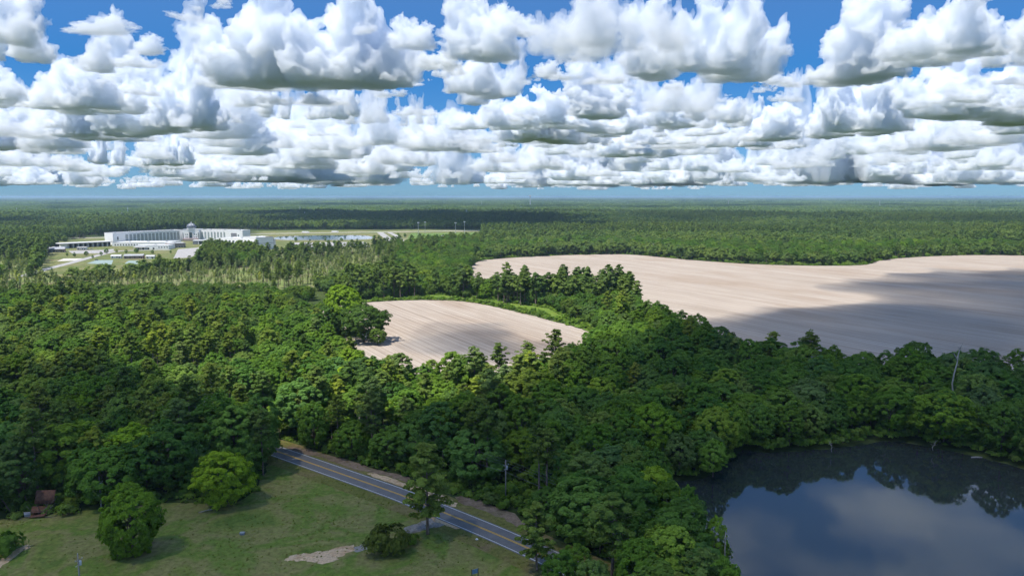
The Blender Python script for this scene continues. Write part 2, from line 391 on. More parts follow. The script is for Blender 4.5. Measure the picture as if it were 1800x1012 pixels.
def broad_proto(seed, H, Rc, base, per=46, size=.46, nl=7, cpl=13, tall=1.0, mat='leaf', rc=.2, droop=0.0):
    """crown and trunk of one broadleaf tree: H height, Rc crown radius, base height of the lowest leaves"""
    rng = np.random.default_rng(seed); ch = H-base; lob = []
    for i in range(nl):
        a = 2.4*i+rng.uniform(-.5,.5); t = (i+.5)/nl; prof = math.sin(math.pi*(.18+.62*t))
        rr = Rc*.40*prof*rng.uniform(.75,1.2); lr = Rc*rng.uniform(.58,.74)*(.75+.3*prof)
        lob.append((np.array([math.cos(a)*rr, math.sin(a)*rr, base+ch*(.20+.55*t)]), lr, ch*rng.uniform(.20,.27)*tall))
    lob.append((np.array([rng.uniform(-.12,.12)*Rc, rng.uniform(-.12,.12)*Rc, H-ch*.30]), Rc*.52, ch*.28))
    cs = []; rs = []; want = int(cpl*(nl+1)*1.9); tries = 0
    while len(cs) < want and tries < want*12:
        tries += 1; c, lr, lh = lob[int(rng.integers(len(lob)))]; d = rng.normal(size=3); d[2] = d[2]*.9+.22; d /= np.linalg.norm(d); k = rng.uniform(.84,1.02) if rng.random() < .9 else 1.13
        p = c+d*np.array([lr,lr,lh])*k
        if p[2] < base+.2 or any(np.sum(((p-q)/np.array([a_,a_,b_]))**2) < .62 for q, a_, b_ in lob): continue
        cs.append(p); rs.append(Rc*rc*rng.uniform(.55,1.25))
    V, Qd = clump_leaves(cs, rs, per, size, rng, .95, .3, .32, -.6)
    crown = mesh_np('crown', V, Qd, mat=M[mat])
    mb = MB(); tr = max(.16, H*.014); lean = rng.normal(size=2)*H*.02
    top = np.array([lean[0], lean[1], base+ch*.62])
    mb.tube([(0,0,-.4),(lean[0]*.2,lean[1]*.2,H*.08),(lean[0]*.6,lean[1]*.6,base+ch*.25),tuple(top)], [tr*1.35,tr,tr*.7,tr*.2], 7)
    for c, lr, lh in lob:
        s = np.array([lean[0]*.5,lean[1]*.5,min(base+ch*.1+abs(rng.normal())*ch*.1, c[2]*.85)]); m = (s+c)/2+np.array([0,0,ch*.03])
        mb.tube([tuple(s),tuple(m),tuple(c)], [tr*.5,tr*.33,tr*.1], 5)
        for q in range(2):
            e = c+rng.normal(size=3)*np.array([lr,lr,lh])*.55; mb.tube([tuple(m),tuple((m+e)/2+rng.normal(size=3)*.2),tuple(e)], [tr*.22,tr*.14,tr*.05], 4)
    return crown, mb.mesh('trunk', M['bark'], True)
def pine_proto(seed, H, Rc, bare=.5, nb=30, per=34, size=.5, mat='pine', clr=1.0):
    rng = np.random.default_rng(seed); mb = MB(); tr = H*.0125+.06
    lean = rng.normal(size=2)*H*.012; bow = rng.normal(size=2)*H*.008
    def ax(z): t = z/H; return np.array([lean[0]*t+bow[0]*math.sin(t*3.1), lean[1]*t+bow[1]*math.sin(t*3.1), z])
    zs = [-.4, H*.05, H*.25, H*.5, H*.75, H*.97]
    mb.tube([tuple(ax(z)) for z in zs], [tr*1.3, tr, tr*.85, tr*.65, tr*.38, tr*.08], 7)
    cs = []; rs = []
    for i in range(nb):
        t = (i+rng.uniform(.1,.9))/nb; z = H*(bare+(.985-bare)*t); a = i*2.4+rng.uniform(-.6,.6)
        prof = math.sin(math.pi*min(1,(.22+.78*t)**.9))**.75 if t < .97 else .2
        L = Rc*max(.12, prof)*rng.uniform(.55,1.15)
        if rng.random() < .12 and t < .5: L *= 1.3
        b0 = ax(z); dirv = np.array([math.cos(a), math.sin(a), .12+.5*t*rng.uniform(.4,1.2)])
        tip = b0+dirv*L; mid = b0+dirv*L*.5+np.array([0,0,-.06*L])
        mb.tube([tuple(b0),tuple(mid),tuple(tip)], [tr*.24,tr*.16,tr*.05], 4)
        for f in ((.55,.95) if L < Rc*.5 else (.42,.7,.98)):
            cs.append(b0+(tip-b0)*f+rng.normal(size=3)*.28+np.array([0,0,.25])); rs.append(Rc*.235*clr*rng.uniform(.7,1.25))
    cs.append(ax(H*.985)); rs.append(Rc*.18)
    if bare > .3:
        for k in range(5):      # dead stubs below the crown
            z = H*bare*rng.uniform(.55,.98); a = rng.uniform(0,6.28); b0 = ax(z)
            mb.tube([tuple(b0), tuple(b0+np.array([math.cos(a),math.sin(a),.1])*rng.uniform(.6,1.8))], [tr*.15,tr*.05], 4)
    V, Qd = clump_leaves(cs, rs, per, size, rng, .62, .5, .4, -.1)
    return mesh_np('crown', V, Qd, mat=M[mat]), mb.mesh('trunk', M['pbark'], True)
def shrub_proto(seed, H, Rc, per=40, size=.36, n=14, mat='shrub'):
    rng = np.random.default_rng(seed); cs = []; rs = []
    for i in range(n):
        a = rng.uniform(0,6.28); r = Rc*math.sqrt(rng.random())*.85; cs.append(np.array([math.cos(a)*r, math.sin(a)*r, H*rng.uniform(.2,.8)*(1-.45*(r/Rc)**2)])); rs.append(Rc*rng.uniform(.25,.42))
    V, Qd = clump_leaves(cs, rs, per, size, rng, .8)
    mb = MB()
    for i in range(4):
        a = i*1.6+.3; mb.tube([(0,0,-.2),(math.cos(a)*Rc*.25,math.sin(a)*Rc*.25,H*.35),(math.cos(a)*Rc*.5,math.sin(a)*Rc*.5,H*.65)], [.07,.05,.02], 4)
    V[:,2] = np.maximum(V[:,2], .02)
    return mesh_np('crown', V, Qd, mat=M[mat]), mb.mesh('trunk', M['bark'])
def dead_proto(seed, H, spread=.3, n=14, crooked=.03):
    rng = np.random.default_rng(seed); mb = MB(); tr = H*.015+.05; p = np.zeros(3); pts = [np.array([0,0,-.3])]
    for i in range(6): p = p+np.array([rng.normal()*H*crooked, rng.normal()*H*crooked, H/6]); pts.append(p.copy())
    mb.tube([tuple(q) for q in pts], [tr*(1-.13*i) for i in range(7)], 6)
    for i in range(n):
        k = rng.uniform(2.2,5.9); b0 = pts[int(k)]+(pts[min(int(k)+1,6)]-pts[int(k)])*(k-int(k)); a = rng.uniform(0,6.28); L = H*spread*rng.uniform(.35,1)*(1.25-k/7)
        d = np.array([math.cos(a),math.sin(a),rng.uniform(.3,1.1)]); m = b0+d*L*.5+rng.normal(size=3)*L*.08; e = b0+d*L+rng.normal(size=3)*L*.1+np.array([0,0,L*.15])
        mb.tube([tuple(b0),tuple(m),tuple(e)], [tr*.4,tr*.25,tr*.07], 4)
        for j in range(3):
            s = m+(e-m)*rng.random(); mb.tube([tuple(s), tuple(s+(d+rng.normal(size=3)*.7)*L*.3)], [tr*.15,tr*.04], 3)
    return mb
P = {}
B_ = dict(per=62, size=.27, rc=.118)
P['broad'] = [broad_proto(11,17,6.6,1.2,nl=7,cpl=18,**B_), broad_proto(12,19,5.9,2.5,nl=8,cpl=16,**B_), broad_proto(13,15,7.0,.8,nl=7,cpl=19,**B_), broad_proto(14,20,5.2,3.2,nl=9,cpl=14,**B_), broad_proto(15,16,6.0,1.0,nl=6,cpl=19,**B_), broad_proto(16,18,6.8,1.6,nl=9,cpl=16,**B_), broad_proto(17,21,5.2,1.5,nl=10,cpl=14,**B_), broad_proto(18,16,6.4,.2,nl=9,cpl=19,**B_), broad_proto(19,18,5.0,3.5,nl=7,cpl=12,per=48,size=.34,rc=.18),
  broad_proto(20,17,6.2,.0,nl=13,cpl=20,per=62,size=.29,rc=.12,tall=1.15)]       # the last: dense, leafy to the ground
B_ = dict(per=62, size=.28, rc=.105, mat='oak')
P['oak'] = [broad_proto(31,15,8.2,1.6,nl=9,cpl=20,**B_), broad_proto(32,14,7.2,1.4,nl=8,cpl=20,**B_), broad_proto(33,17,7.4,2.0,nl=9,cpl=19,**B_)]
P['pine'] = [pine_proto(51,23,4.6,.48,36,60,.31,clr=.86), pine_proto(52,25,4.2,.54,34,60,.31,clr=.86), pine_proto(53,21,4.8,.40,40,60,.31,clr=.86), pine_proto(54,24,3.8,.58,30,60,.31,clr=.9), pine_proto(55,22,5.0,.42,42,60,.31,clr=.82), pine_proto(56,20,4.0,.36,38,58,.31,clr=.86), pine_proto(57,22,5.2,.20,58,64,.31,clr=.72)]
P['thin'] = [pine_proto(71,14,2.0,.45,14,14,.42,'thin'), pine_proto(72,12,1.7,.35,14,12,.40,'thin'), pine_proto(73,16,2.2,.55,13,14,.45,'thin'), pine_proto(74,10,1.8,.25,14,13,.4,'thin')]
P['shrub'] = [shrub_proto(81,2.6,2.2), shrub_proto(82,3.6,2.6), shrub_proto(83,2.0,2.6), shrub_proto(84,4.4,2.4,n=18)]
HT = {'broad':[17,19,15,20,16,18,21,16,18,17], 'oak':[15,14,17], 'pine':[23,25,21,24,22,20,22], 'thin':[14,12,16,10], 'shrub':[2.6,3.6,2.0,4.4]}
# distant, cheap trees
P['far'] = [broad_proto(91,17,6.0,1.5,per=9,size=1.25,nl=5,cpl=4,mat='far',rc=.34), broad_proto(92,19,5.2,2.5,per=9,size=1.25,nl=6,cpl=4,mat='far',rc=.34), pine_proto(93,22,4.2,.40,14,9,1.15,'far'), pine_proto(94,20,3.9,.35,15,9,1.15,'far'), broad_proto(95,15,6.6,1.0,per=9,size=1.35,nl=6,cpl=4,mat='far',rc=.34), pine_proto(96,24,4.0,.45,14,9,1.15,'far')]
print('protos', time.time()-T0)

# ------------------------------------------------------------------ where the trees stand
rngT = np.random.default_rng(2024)
def fill(poly_w, s, clear=True, edge=0.0, seed=0):
    rng = np.random.default_rng(seed+100); xs = [p[0] for p in poly_w]; ys = [p[1] for p in poly_w]
    X, Y = np.meshgrid(np.arange(min(xs), max(xs), s), np.arange(min(ys), max(ys), s*.88)); X = X+(np.arange(X.shape[0])%2)[:,None]*s*.5
    X = X+rng.uniform(-.42,.42,X.shape)*s; Y = Y+rng.uniform(-.42,.42,Y.shape)*s; X = X.ravel(); Y = Y.ravel()
    k = inside(X, Y, poly_w)
    if clear: k &= is_clear(X, Y)
    return X[k], Y[k]
TREES = []      # (x, y, kind, variant, scale, rot, region)
def plant(px_poly, s, mixk, region, smin=.75, smax=1.15, seed=0, margin=0.0, patch=.02):
    W = GP(px_poly); X, Y = fill(W, s, seed=seed); rng = np.random.default_rng(seed+500)
    if margin and len(X):
        k = np.ones(len(X), bool)
        for Pp in (BIG_FIELD, SMALL_FIELD, MEADOW): k &= dist_poly(X, Y, Pp) > margin
        k &= dist_poly(X, Y, POND) > margin*.5
        X, Y = X[k], Y[k]
    kinds = list(mixk); w = np.array([mixk[k] for k in kinds], float); w /= w.sum(); cum = np.cumsum(w)
    nz = fbm(X*patch+seed*3.3, Y*patch, 3); u = np.clip(.5+(nz-.44)*1.9+rng.normal(size=len(X))*.22, 0, .999)
    for x, y, q in zip(X, Y, u):
        k = kinds[int(np.searchsorted(cum, q))]; v = int(rng.integers(len(P[k])-(1 if k in ('pine','broad') else 0))); TREES.append((x, y, k, v, rng.uniform(smin,smax)*(rng.uniform(.62,.85) if rng.random() < .18 else 1), rng.uniform(0,6.28), region, rng.uniform(.9,1.05) if k in ('pine','thin') else rng.uniform(.95,1.42)))

# left wood, both sides of the road
plant([(-330,545),(-330,680),(-100,730),(150,800),(330,860),(420,840),(455,788),(330,750),(140,704),(0,676),(-330,625)], 8.8, {'pine':.42,'broad':.58}, 'left_near', .75, 1.2, 1, 2)
plant([(-330,600),(-330,960),(-60,930),(0,905),(150,885),(280,875),(440,862),(470,800),(330,752),(140,708),(0,680)], 7.4, {'pine':.45,'broad':.55}, 'left_edge', .7, 1.15, 2, 2)
plant([(-330,560),(0,544),(300,538),(515,556),(556,580),(590,625),(660,690),(500,690),(460,785),(330,748),(140,702),(0,672),(-330,625)], 9.6, {'pine':.36,'broad':.54,'oak':.10}, 'left_mid', .6, 1.0, 3, 2)
plant([(-400,535),(0,522),(300,514),(540,522),(545,550),(300,535),(0,545),(-400,560)], 9.8, {'oak':.8,'pine':.04,'broad':.16}, 'oak_belt', .5, .75, 4, 3)
# wood between road and small field
plant([(500,690),(660,690),(720,690),(900,692),(1010,668),(1010,720),(960,760),(930,830),(905,880),(820,862),(700,822),(560,795),(480,768)], 8.8, {'broad':.72,'pine':.28}, 'mid', .7, 1.15, 5, 2)
# wood between pond and the fields
plant([(1000,665),(1045,600),(1100,560),(1150,575),(1240,615),(1350,652),(1500,672),(1650,678),(1800,690),(2080,705),(2150,960),(1950,860),(1800,815),(1711,792),(1633,778),(1562,766),(1500,775),(1380,788),(1300,780),(1240,835),(1180,835),(1080,850),(960,850),(930,800),(960,750)], 9.2, {'broad':.84,'oak':.12,'pine':.04}, 'pond_wood', .65, 1.1, 6, 2)
# wood between road and the pond's near shore
plant([(920,850),(1080,845),(1135,850),(1165,910),(1222,1000),(1292,1090),(1330,1200),(1200,1200),(1060,1060),(1000,990),(960,930),(925,900)], 7.2, {'broad':.72,'pine':.28}, 'shore_wood', .7, 1.0, 7, 1)
# hedge between the fields
plant([(600,520),(690,512),(800,500),(830,505),(1000,515),(1105,530),(1125,548),(1150,580),(1060,600),(1040,575),(960,540),(870,528),(760,518),(640,526)], 10.0, {'broad':.45,'oak':.55}, 'hedge', .52, .82, 8, 4)
plant([(690,505),(700,470),(830,452),(828,500),(760,512)], 9.5, {'oak':.4,'broad':.6}, 'corner_wood', .7, 1.0, 9, 2)
plant([(560,510),(690,500),(700,520),(600,524)], 11, {'oak':.9,'broad':.1}, 'corner_wood', .75, 1.05, 19, 2)
# far edge of the big field
plant([(838,452),(900,446),(1020,442),(1110,441),(1200,449),(1330,459),(1440,461),(1528,459),(1536,452),(1600,446),(1700,442),(1800,443),(2000,446),(2000,436),(1700,434),(1500,440),(1200,436),(1000,432),(838,438)], 12.5, {'broad':.55,'oak':.45}, 'field_edge', .7, 1.05, 10, 6)
# young pines before the campus
plant([(-200,530),(0,520),(300,512),(560,508),(690,480),(700,442),(640,446),(480,465),(350,476),(240,488),(130,498),(60,488),(60,455),(-200,460)], 9.6, {'thin':.97,'broad':.01,'pine':.02}, 'young_pines', .55, 1.1, 11, 2)
plant([(700,470),(700,440),(760,432),(846,426),(850,440),(838,452)], 9.5, {'broad':.6,'pine':.2,'oak':.2}, 'corner_wood', .7, 1.0, 12, 2)

plant([(357,474),(362,446),(440,446),(452,456),(460,464),(420,472)], 8.0, {'pine':.7,'broad':.3}, 'campus_clump', .75, 1.0, 13, 0)
# single trees that stand out: name, kind, variant, base pixel, height m, width factor, tint, label
HERO = [
 ('pine_tree','pine',6,(752,938),23.5,1.15,(1.05,1.08,1.05),'lone pine beside the road, its crown overlapping the lane markings'),
 ('broadleaf_tree','broad',9,(234,972),17,1.0,(1.6,1.4,.75),'round bushy green tree standing alone in the open meadow'),
 ('broadleaf_tree','broad',7,(396,886),15.5,1.2,(2.1,1.65,.7),'bright yellow-green tree at the meadow edge under the pines'),
 ('broadleaf_tree','broad',9,(604,588),31,1.0,(1.5,1.3,.8),'tallest bright green tree of the clump at the small field\'s left corner'),
 ('broadleaf_tree','oak',0,(640,600),22,1.15,(.75,.82,.85),'dark spreading tree on the right flank of the small field\'s corner clump'),
 ('broadleaf_tree','oak',2,(576,592),20,1.1,(.9,1,.9),'dark tree on the left flank of the small field\'s corner clump'),
 ('broadleaf_tree','oak',1,(664,606),10,1.0,(.9,.95,.9),'low dark tree at the small field\'s corner, last of the clump'),
 ('pine_tree','pine',6,(944,1002),16,1.15,(.95,1.0,.95),'small pine at the road\'s lower end, hiding the lane'),
 ('pine_tree','pine',5,(1075,1022),20,1.25,(.8,.9,.85),'broad pine in front of the wires at the bottom edge of the picture'),
 ('broadleaf_tree','broad',0,(1010,1042),11,1.0,(1.1,1.05,.8),'low green tree hiding the road\'s lower right end'),
 ('broadleaf_tree','broad',4,(985,1062),12,.9,(.9,.95,.85),'dark tree in front of the road at the very bottom edge'),
 ('broadleaf_tree','broad',2,(1130,1050),13,1.0,(.95,1.0,.9),'leafy tree at the bottom edge right of the broad pine'),
 ('broadleaf_tree','broad',5,(1045,1075),11,1.0,(.9,1.0,.85),'green treetop at the bottom edge under the broad pine'),
 ('broadleaf_tree','broad',4,(1253,836),11,1.05,(.9,1.0,1.15),'pale grey-green willowy tree overhanging the pond\'s left corner'),
 ('broadleaf_tree','broad',6,(1206,948),14,.8,(1.1,1.15,.85),'pointed green tree on the pond\'s near shore, tallest there'),
 ('broadleaf_tree','broad',6,(1254,1012),14,.8,(.9,1.0,.9),'narrow dark green tree at the pond\'s near shore, lowest on the slope'),
 ('broadleaf_tree','broad',9,(565,742),16,1.2,(1.7,1.5,.75),'bright green rounded tree in the wood above the road'),
 ('broadleaf_tree','broad',9,(606,704),15,1.2,(1.9,1.6,.7),'sunlit lime-green tree below the small field\'s left end'),
 ('broadleaf_tree','broad',0,(735,905),0.1,1.0,(1,1,1),''),
 ('broadleaf_tree','broad',9,(545,690),14,1.1,(1.7,1.5,.75),'lime-green rounded tree below the corner clump, left of the sand'),
 ('broadleaf_tree','broad',4,(640,735),13,1.1,(1.6,1.4,.7),'yellow-green tree right of the bright rounded one above the road'),
 ('broadleaf_tree','broad',3,(1045,850),19,1.0,(1.15,1.15,.8),'bright green tree at the middle of the wood by the road bend'),
 ('broadleaf_tree','broad',3,(675,705),13,.85,(1.15,1.15,1.0),'slim open-crowned tree before the sand at the small field\'s near edge'),
 ('broadleaf_tree','broad',5,(715,705),13,.9,(1.35,1.25,.8),'yellow-green tree against the sand near the small field\'s lower left'),
 ('broadleaf_tree','broad',0,(945,705),17,.9,(1.0,1.05,.9),'full dark green tree rising against the small field\'s near edge'),
 ('pine_tree','pine',3,(853,712),17,.75,(.9,1,.9),'slim round-topped pine rising against the small field\'s near edge'),
 ('broadleaf_tree','broad',6,(1012,680),18,.7,(.8,.95,.9),'slender tree rising against the right end of the small field'),
 ('broadleaf_tree','oak',2,(1605,672),19,1.0,(.9,1,.9),'tall dark tree rising highest against the big field\'s near edge'),
 ('broadleaf_tree','oak',1,(1740,695),15,1.1,(.9,1,.95),'broad dark tree right of the crooked dead trunk'),
 ('broadleaf_tree','broad',2,(1048,500+22),12.5,1.0,(1.3,1.25,.75),'bright green rounded tree in the hedge between the two fields'),
 ('broadleaf_tree','oak',0,(1095,528),11,.9,(1,1,.9),'tree at the tip of the hedge, its crown over the big field'),
 ('pine_tree','pine',1,(463,838),21,.9,(.85,.9,.9),'pine at the meadow corner beside the road, nearest the asphalt'),
 ('pine_tree','pine',3,(447,836),20,.9,(.8,.9,.9),'pine just left of the meadow corner, second from the asphalt'),
 ('broadleaf_tree','oak',0,(1336,463),11,.85,(.95,1,.9),'round dark tree standing apart on the big field\'s far edge'),
 ('broadleaf_tree','oak',0,(1415,462),16,1.0,(.95,1,.95),'wide oak with visible trunk on the big field\'s far edge'),
]
HERO = [h for h in HERO if h[7]]
hx = np.array([G(*h[3])[0] for h in HERO]); hy = np.array([G(*h[3])[1] for h in HERO])
TREES = [t for t in TREES if np.min((hx-t[0])**2+(hy-t[1])**2) > (3.5 if t[6] != 'hedge' else 4.5)**2]

REG = {   # region: phrase used in the labels
 'left_near':('in the shaded wood left of the road, beyond the asphalt','trees in the shaded wood beyond the road on the left'),
 'left_edge':('in the dark wood bordering the meadow on the left','trees of the dark wood along the meadow'),
 'left_mid':('in the sunlit wood left of the small field','trees of the sunlit wood left of the small field'),
 'oak_belt':('in the dark belt before the pale young pines','trees of the dark belt before the young pines'),
 'mid':('in the wood between the road and the small field','trees between the road and the small field'),
 'pond_wood':('in the wood between the pond and the ploughed fields','trees between the pond and the fields'),
 'shore_wood':('in the wood between the road and the pond\'s near shore','trees between the road and the pond'),
 'hedge':('in the hedge between the two ploughed fields','trees of the hedge between the fields'),
 'corner_wood':('in the wood left of the big field\'s far corner','trees at the big field\'s far left corner'),
 'field_edge':('along the far edge of the big ploughed field','trees along the big field\'s far edge'),
 'campus_clump':('in the clump before the school\'s right wing','trees before the school\'s right wing'),
 'young_pines':('among the pale young pines before the white school','young pines before the school'),
}
KN = {'pine':('pine_tree','tall pine tree'), 'broad':('broadleaf_tree','green broadleaf tree'), 'oak':('oak_tree','dark dense oak tree'), 'thin':('young_pine_tree','thin pale young pine')}
def place_tree(name, kind, v, x, y, s, rz, label, group, tint=None, wid=1.0):
    if tint is None: tint = (1,1,1)
    t = thing(name, label, 'tree', (x, y, 0), rz, group, (s*wid, s*wid, s))
    c = link('crown', P[kind][v][0], t); c.color = (*tint, 1); link('trunk', P[kind][v][1], t); return t
rngC = random.Random(5)
for nm, kind, v, px, Hh, wid, tint, lab in HERO:
    x, y = G(*px); place_tree(nm, kind, v, x, y, Hh/HT[kind][v], rngC.uniform(0,6.28), lab, None, tint, wid)
# the ones that show largest are objects, the rest one mass
sized = []
for i, t in enumerate(TREES):
    px, py, zc = project(t[0], t[1], HT[t[2]][t[3]]*t[4]*.7); sized.append((HT[t[2]][t[3]]*t[4]/zc if (-40 < px < 1840 and py < 1040) else 0, i))
sized.sort(reverse=True); cap = {'pine':275,'broad':270,'oak':120,'thin':60}; solo = set()
for s_, i in sized:
    k = TREES[i][2]
    if s_ > 0 and cap[k] > 0: cap[k] -= 1; solo.add(i)
LAND = [((752,938),'the lone roadside pine'),((234,972),'the round meadow tree'),((396,886),'the yellow-green meadow-edge tree'),((70,904),'the collapsed barn'),((889,878),'the tall roadside pole'),
 ((368,800),'the bare grey dead tree'),((762,790),'the bleached forked snag'),((626,595),'the small field\'s corner clump'),((1672,735),'the crooked dead trunk'),((1253,836),'the willowy pond-corner tree'),
 ((1516,782),'the middle of the pond\'s far shore'),((140,705),'the road glimpsed on the left'),((480,790),'the road\'s upper end'),((880,684),'the small field\'s near edge'),((1046,596),'the small field\'s right tip'),
 ((1100,526),'the hedge\'s tip'),((961,444),'the tall bare far-edge tree'),((1336,463),'the round far-edge tree'),((1535,458),'the notch in the far field edge'),((848,840),'the three pale trunks'),
 ((1410,690),'the leafless tree below the big field'),((1176,640),'the pale bare tree'),((1605,672),'the tallest tree at the big field'),((610,700),'the lime-green tree'),((565,740),'the bright rounded tree above the road'),
 ((1240,940),'the pointed near-shore tree'),((1075,1022),'the broad pine at the bottom'),((1045,850),'the bright tree by the road bend'),((178,893),'the pole behind the meadow tree'),((1800,800),'the pond\'s right shore'),
 ((0,600),'the sunlit wood\'s left edge'),((260,580),'the middle of the sunlit wood'),((480,570),'the sunlit wood\'s right end'),((120,530),'the young pines\' near edge'),((440,525),'the young pines\' right end'),((700,500),'the dark trees left of the hedge'),((1800,447),'the far field edge\'s right end'),((830,455),'the big field\'s far left corner'),((400,460),'the school\'s right wing'),((930,520),'the middle of the hedge'),((1330,760),'the pond\'s far left bay'),((560,650),'the wood below the corner clump')]
LW = [(G(*p), n) for p, n in LAND]; rank = {}; lab_of = {}
def ordn(k): return ('first','second','third','fourth','fifth','sixth','seventh','eighth','ninth','tenth','eleventh','twelfth')[k-1] if k <= 12 else '%d%s' % (k, {1:'st',2:'nd',3:'rd'}.get(k%10 if k//10 != 1 else 0,'th'))
for d_, i in sorted((min(math.hypot(TREES[i][0]-p[0], TREES[i][1]-p[1]) for p, n in LW), i) for i in solo):
    t = TREES[i]; (p, n) = min(LW, key=lambda q: math.hypot(t[0]-q[0][0], t[1]-q[0][1])); dx, dy = t[0]-p[0], t[1]-p[1]
    side = ('right of' if dx > 0 else 'left of') if abs(dx) > abs(dy) else ('behind' if dy > 0 else 'in front of')
    key = (n, side, t[2]); rank[key] = rank.get(key, 0)+1
    kn = {'pine':'pine','broad':'broadleaf tree','oak':'dark oak','thin':'thin young pine'}[t[2]]; sz = HT[t[2]][t[3]]*t[4]; big = 'tall ' if sz > 20 else ('low ' if sz < 12 else '')
    lab_of[i] = '%s%s %s %s, %s from it' % (big, kn, side, n, ordn(rank[key]))
rest = []
for i, t in enumerate(TREES):
    x, y, k, v, s, rz, reg, wd = t
    if i in solo:
        tn = rngC.choice(((1,1,1),(1,1,1),(.92,.98,1),(1.08,1.02,.9),(.72,.82,.88),(.8,.88,.9),(1.25,1.15,.85),(1.35,1.25,.8),(1.05,1.06,1.4),(1.12,1.02,.85))); j = rngC.uniform(.9,1.12)
        tn = tuple(q*j for q in tn)
        place_tree(KN[k][0], k, v, x, y, s, rz, lab_of[i], REG[reg][1], tn, wd)
    else: rest.append(t)
print('solo', len(solo), 'rest', len(rest), time.time()-T0)

# ------------------------------------------------------------------ masses of trees that read as one (instances on points)
def joined(pr):
    """crown and trunk of a prototype as one unlinked mesh object"""
    bm = bmesh.new(); bm.from_mesh(pr[0]); n0 = len(bm.faces); bm.from_mesh(pr[1]); bm.faces.ensure_lookup_table()
    for f in bm.faces[n0:]: f.material_index = 1
    me = bpy.data.meshes.new('tree'); bm.to_mesh(me); bm.free(); me.materials.append(pr[0].materials[0]); me.materials.append(pr[1].materials[0])
    return bpy.data.objects.new('tree_source', me)
def scatter(name, pts, scl, rot, idx, sources, label, cat):
    me = bpy.data.meshes.new(name); n = len(pts); me.vertices.add(n); me.vertices.foreach_set('co', np.asarray(pts, np.float32).ravel())
    a = me.attributes.new('inst_scale', 'FLOAT_VECTOR', 'POINT'); a.data.foreach_set('vector', np.asarray(scl, np.float32).ravel())
    a = me.attributes.new('inst_rot', 'FLOAT_VECTOR', 'POINT'); a.data.foreach_set('vector', np.stack([np.zeros(n), np.zeros(n), rot], 1).astype(np.float32).ravel())
    a = me.attributes.new('inst_idx', 'INT', 'POINT'); a.data.foreach_set('value', np.asarray(idx, np.int32))
    o = link(name, me); tag(o, label, cat, kind='stuff')
    ng = bpy.data.node_groups.new(name, 'GeometryNodeTree')
    ng.interface.new_socket('Geometry', in_out='INPUT', socket_type='NodeSocketGeometry'); ng.interface.new_socket('Geometry', in_out='OUTPUT', socket_type='NodeSocketGeometry')
    gi = ng.nodes.new('NodeGroupInput'); go = ng.nodes.new('NodeGroupOutput'); ip = ng.nodes.new('GeometryNodeInstanceOnPoints'); gti = ng.nodes.new('GeometryNodeGeometryToInstance')
    for s in sources[::-1]:
        oi = ng.nodes.new('GeometryNodeObjectInfo'); oi.inputs['Object'].default_value = s; ng.links.new(oi.outputs['Geometry'], gti.inputs[0])
    def att(nm, ty):
        q = ng.nodes.new('GeometryNodeInputNamedAttribute'); q.data_type = ty; q.inputs['Name'].default_value = nm; return q.outputs['Attribute']
    ng.links.new(gi.outputs[0], ip.inputs['Points']); ng.links.new(gti.outputs[0], ip.inputs['Instance']); ip.inputs['Pick Instance'].default_value = True
    ng.links.new(att('inst_idx','INT'), ip.inputs['Instance Index']); ng.links.new(att('inst_rot','FLOAT_VECTOR'), ip.inputs['Rotation']); ng.links.new(att('inst_scale','FLOAT_VECTOR'), ip.inputs['Scale'])
    ng.links.new(ip.outputs[0], go.inputs[0])
    md = o.modifiers.new('scatter', 'NODES'); md.node_group = ng
    return o
SRC = {k: [joined(p) for p in P[k]] for k in ('pine','broad','oak','thin','shrub','far')}
base_i = {}; allsrc = []
for k in ('pine','broad','oak','thin'): base_i[k] = len(allsrc); allsrc += SRC[k]
def scatter_trees(name, lst, label, cat):
    if not lst: return
    scatter(name, [(t[0],t[1],0) for t in lst], [(t[4]*t[7],t[4]*t[7],t[4]) for t in lst], [t[5] for t in lst], [base_i[t[2]]+t[3] for t in lst], allsrc, label, cat)
scatter_trees('young_pine_wood', [t for t in rest if t[6] == 'young_pines'], 'sparse wood of pale thin young pines before the white school', 'wood')
scatter_trees('woodland', [t for t in rest if t[6] != 'young_pines'], 'remaining trees deep inside the woods around the ploughed fields', 'wood')

# far forest: single cheap trees to 3.5 km, then canopy patches to the horizon
def polar(r0, r1, s, a=R(42), seed=1):
    rng = np.random.default_rng(seed); A = .5*(r1*r1-r0*r0)*2*a; n = int(A/(s*s)); r = np.sqrt(rng.uniform(r0*r0, r1*r1, n)); t = rng.uniform(-a, a, n); return r*np.sin(t), r*np.cos(t)
X = []; Y = []
for r0, r1, s, sd in ((560,1300,10,1),(1300,2300,10.5,2),(2300,3600,14,3)):
    a, b = polar(r0, r1, s, R(41), sd); X.append(a); Y.append(b)
X = np.concatenate(X); Y = np.concatenate(Y)
zone = [GP(p) for p in ([(-400,520),(0,508),(300,500),(560,512),(600,522),(640,528),(760,520),(870,530),(1050,580),(1130,560),(1160,580),(1350,650),(2300,720),(2300,1400),(-900,1400),(-900,560)],
    [(-260,532),(0,522),(300,514),(560,510),(690,480),(700,442),(640,446),(480,465),(350,476),(240,488),(130,498),(60,488),(60,455),(-200,460)],
    [(690,505),(700,440),(846,426),(838,452),(830,500)],
    [(838,452),(900,446),(1020,442),(1110,441),(1200,449),(1330,459),(1440,461),(1528,459),(1536,452),(1600,446),(1700,442),(1800,443),(2000,446),(2000,436),(1700,434),(1500,440),(1200,436),(1000,432),(838,438)])]
k = is_clear(X, Y)
for z in zone: k &= ~inside(X, Y, z)
clearing = fbm(X*.0045+3.1, Y*.0045, 3); k &= ~((clearing > .60) & (np.random.default_rng(3).random(len(X)) < .75) & (Y < 1700))
X, Y = X[k], Y[k]; n = len(X); rg = np.random.default_rng(9)
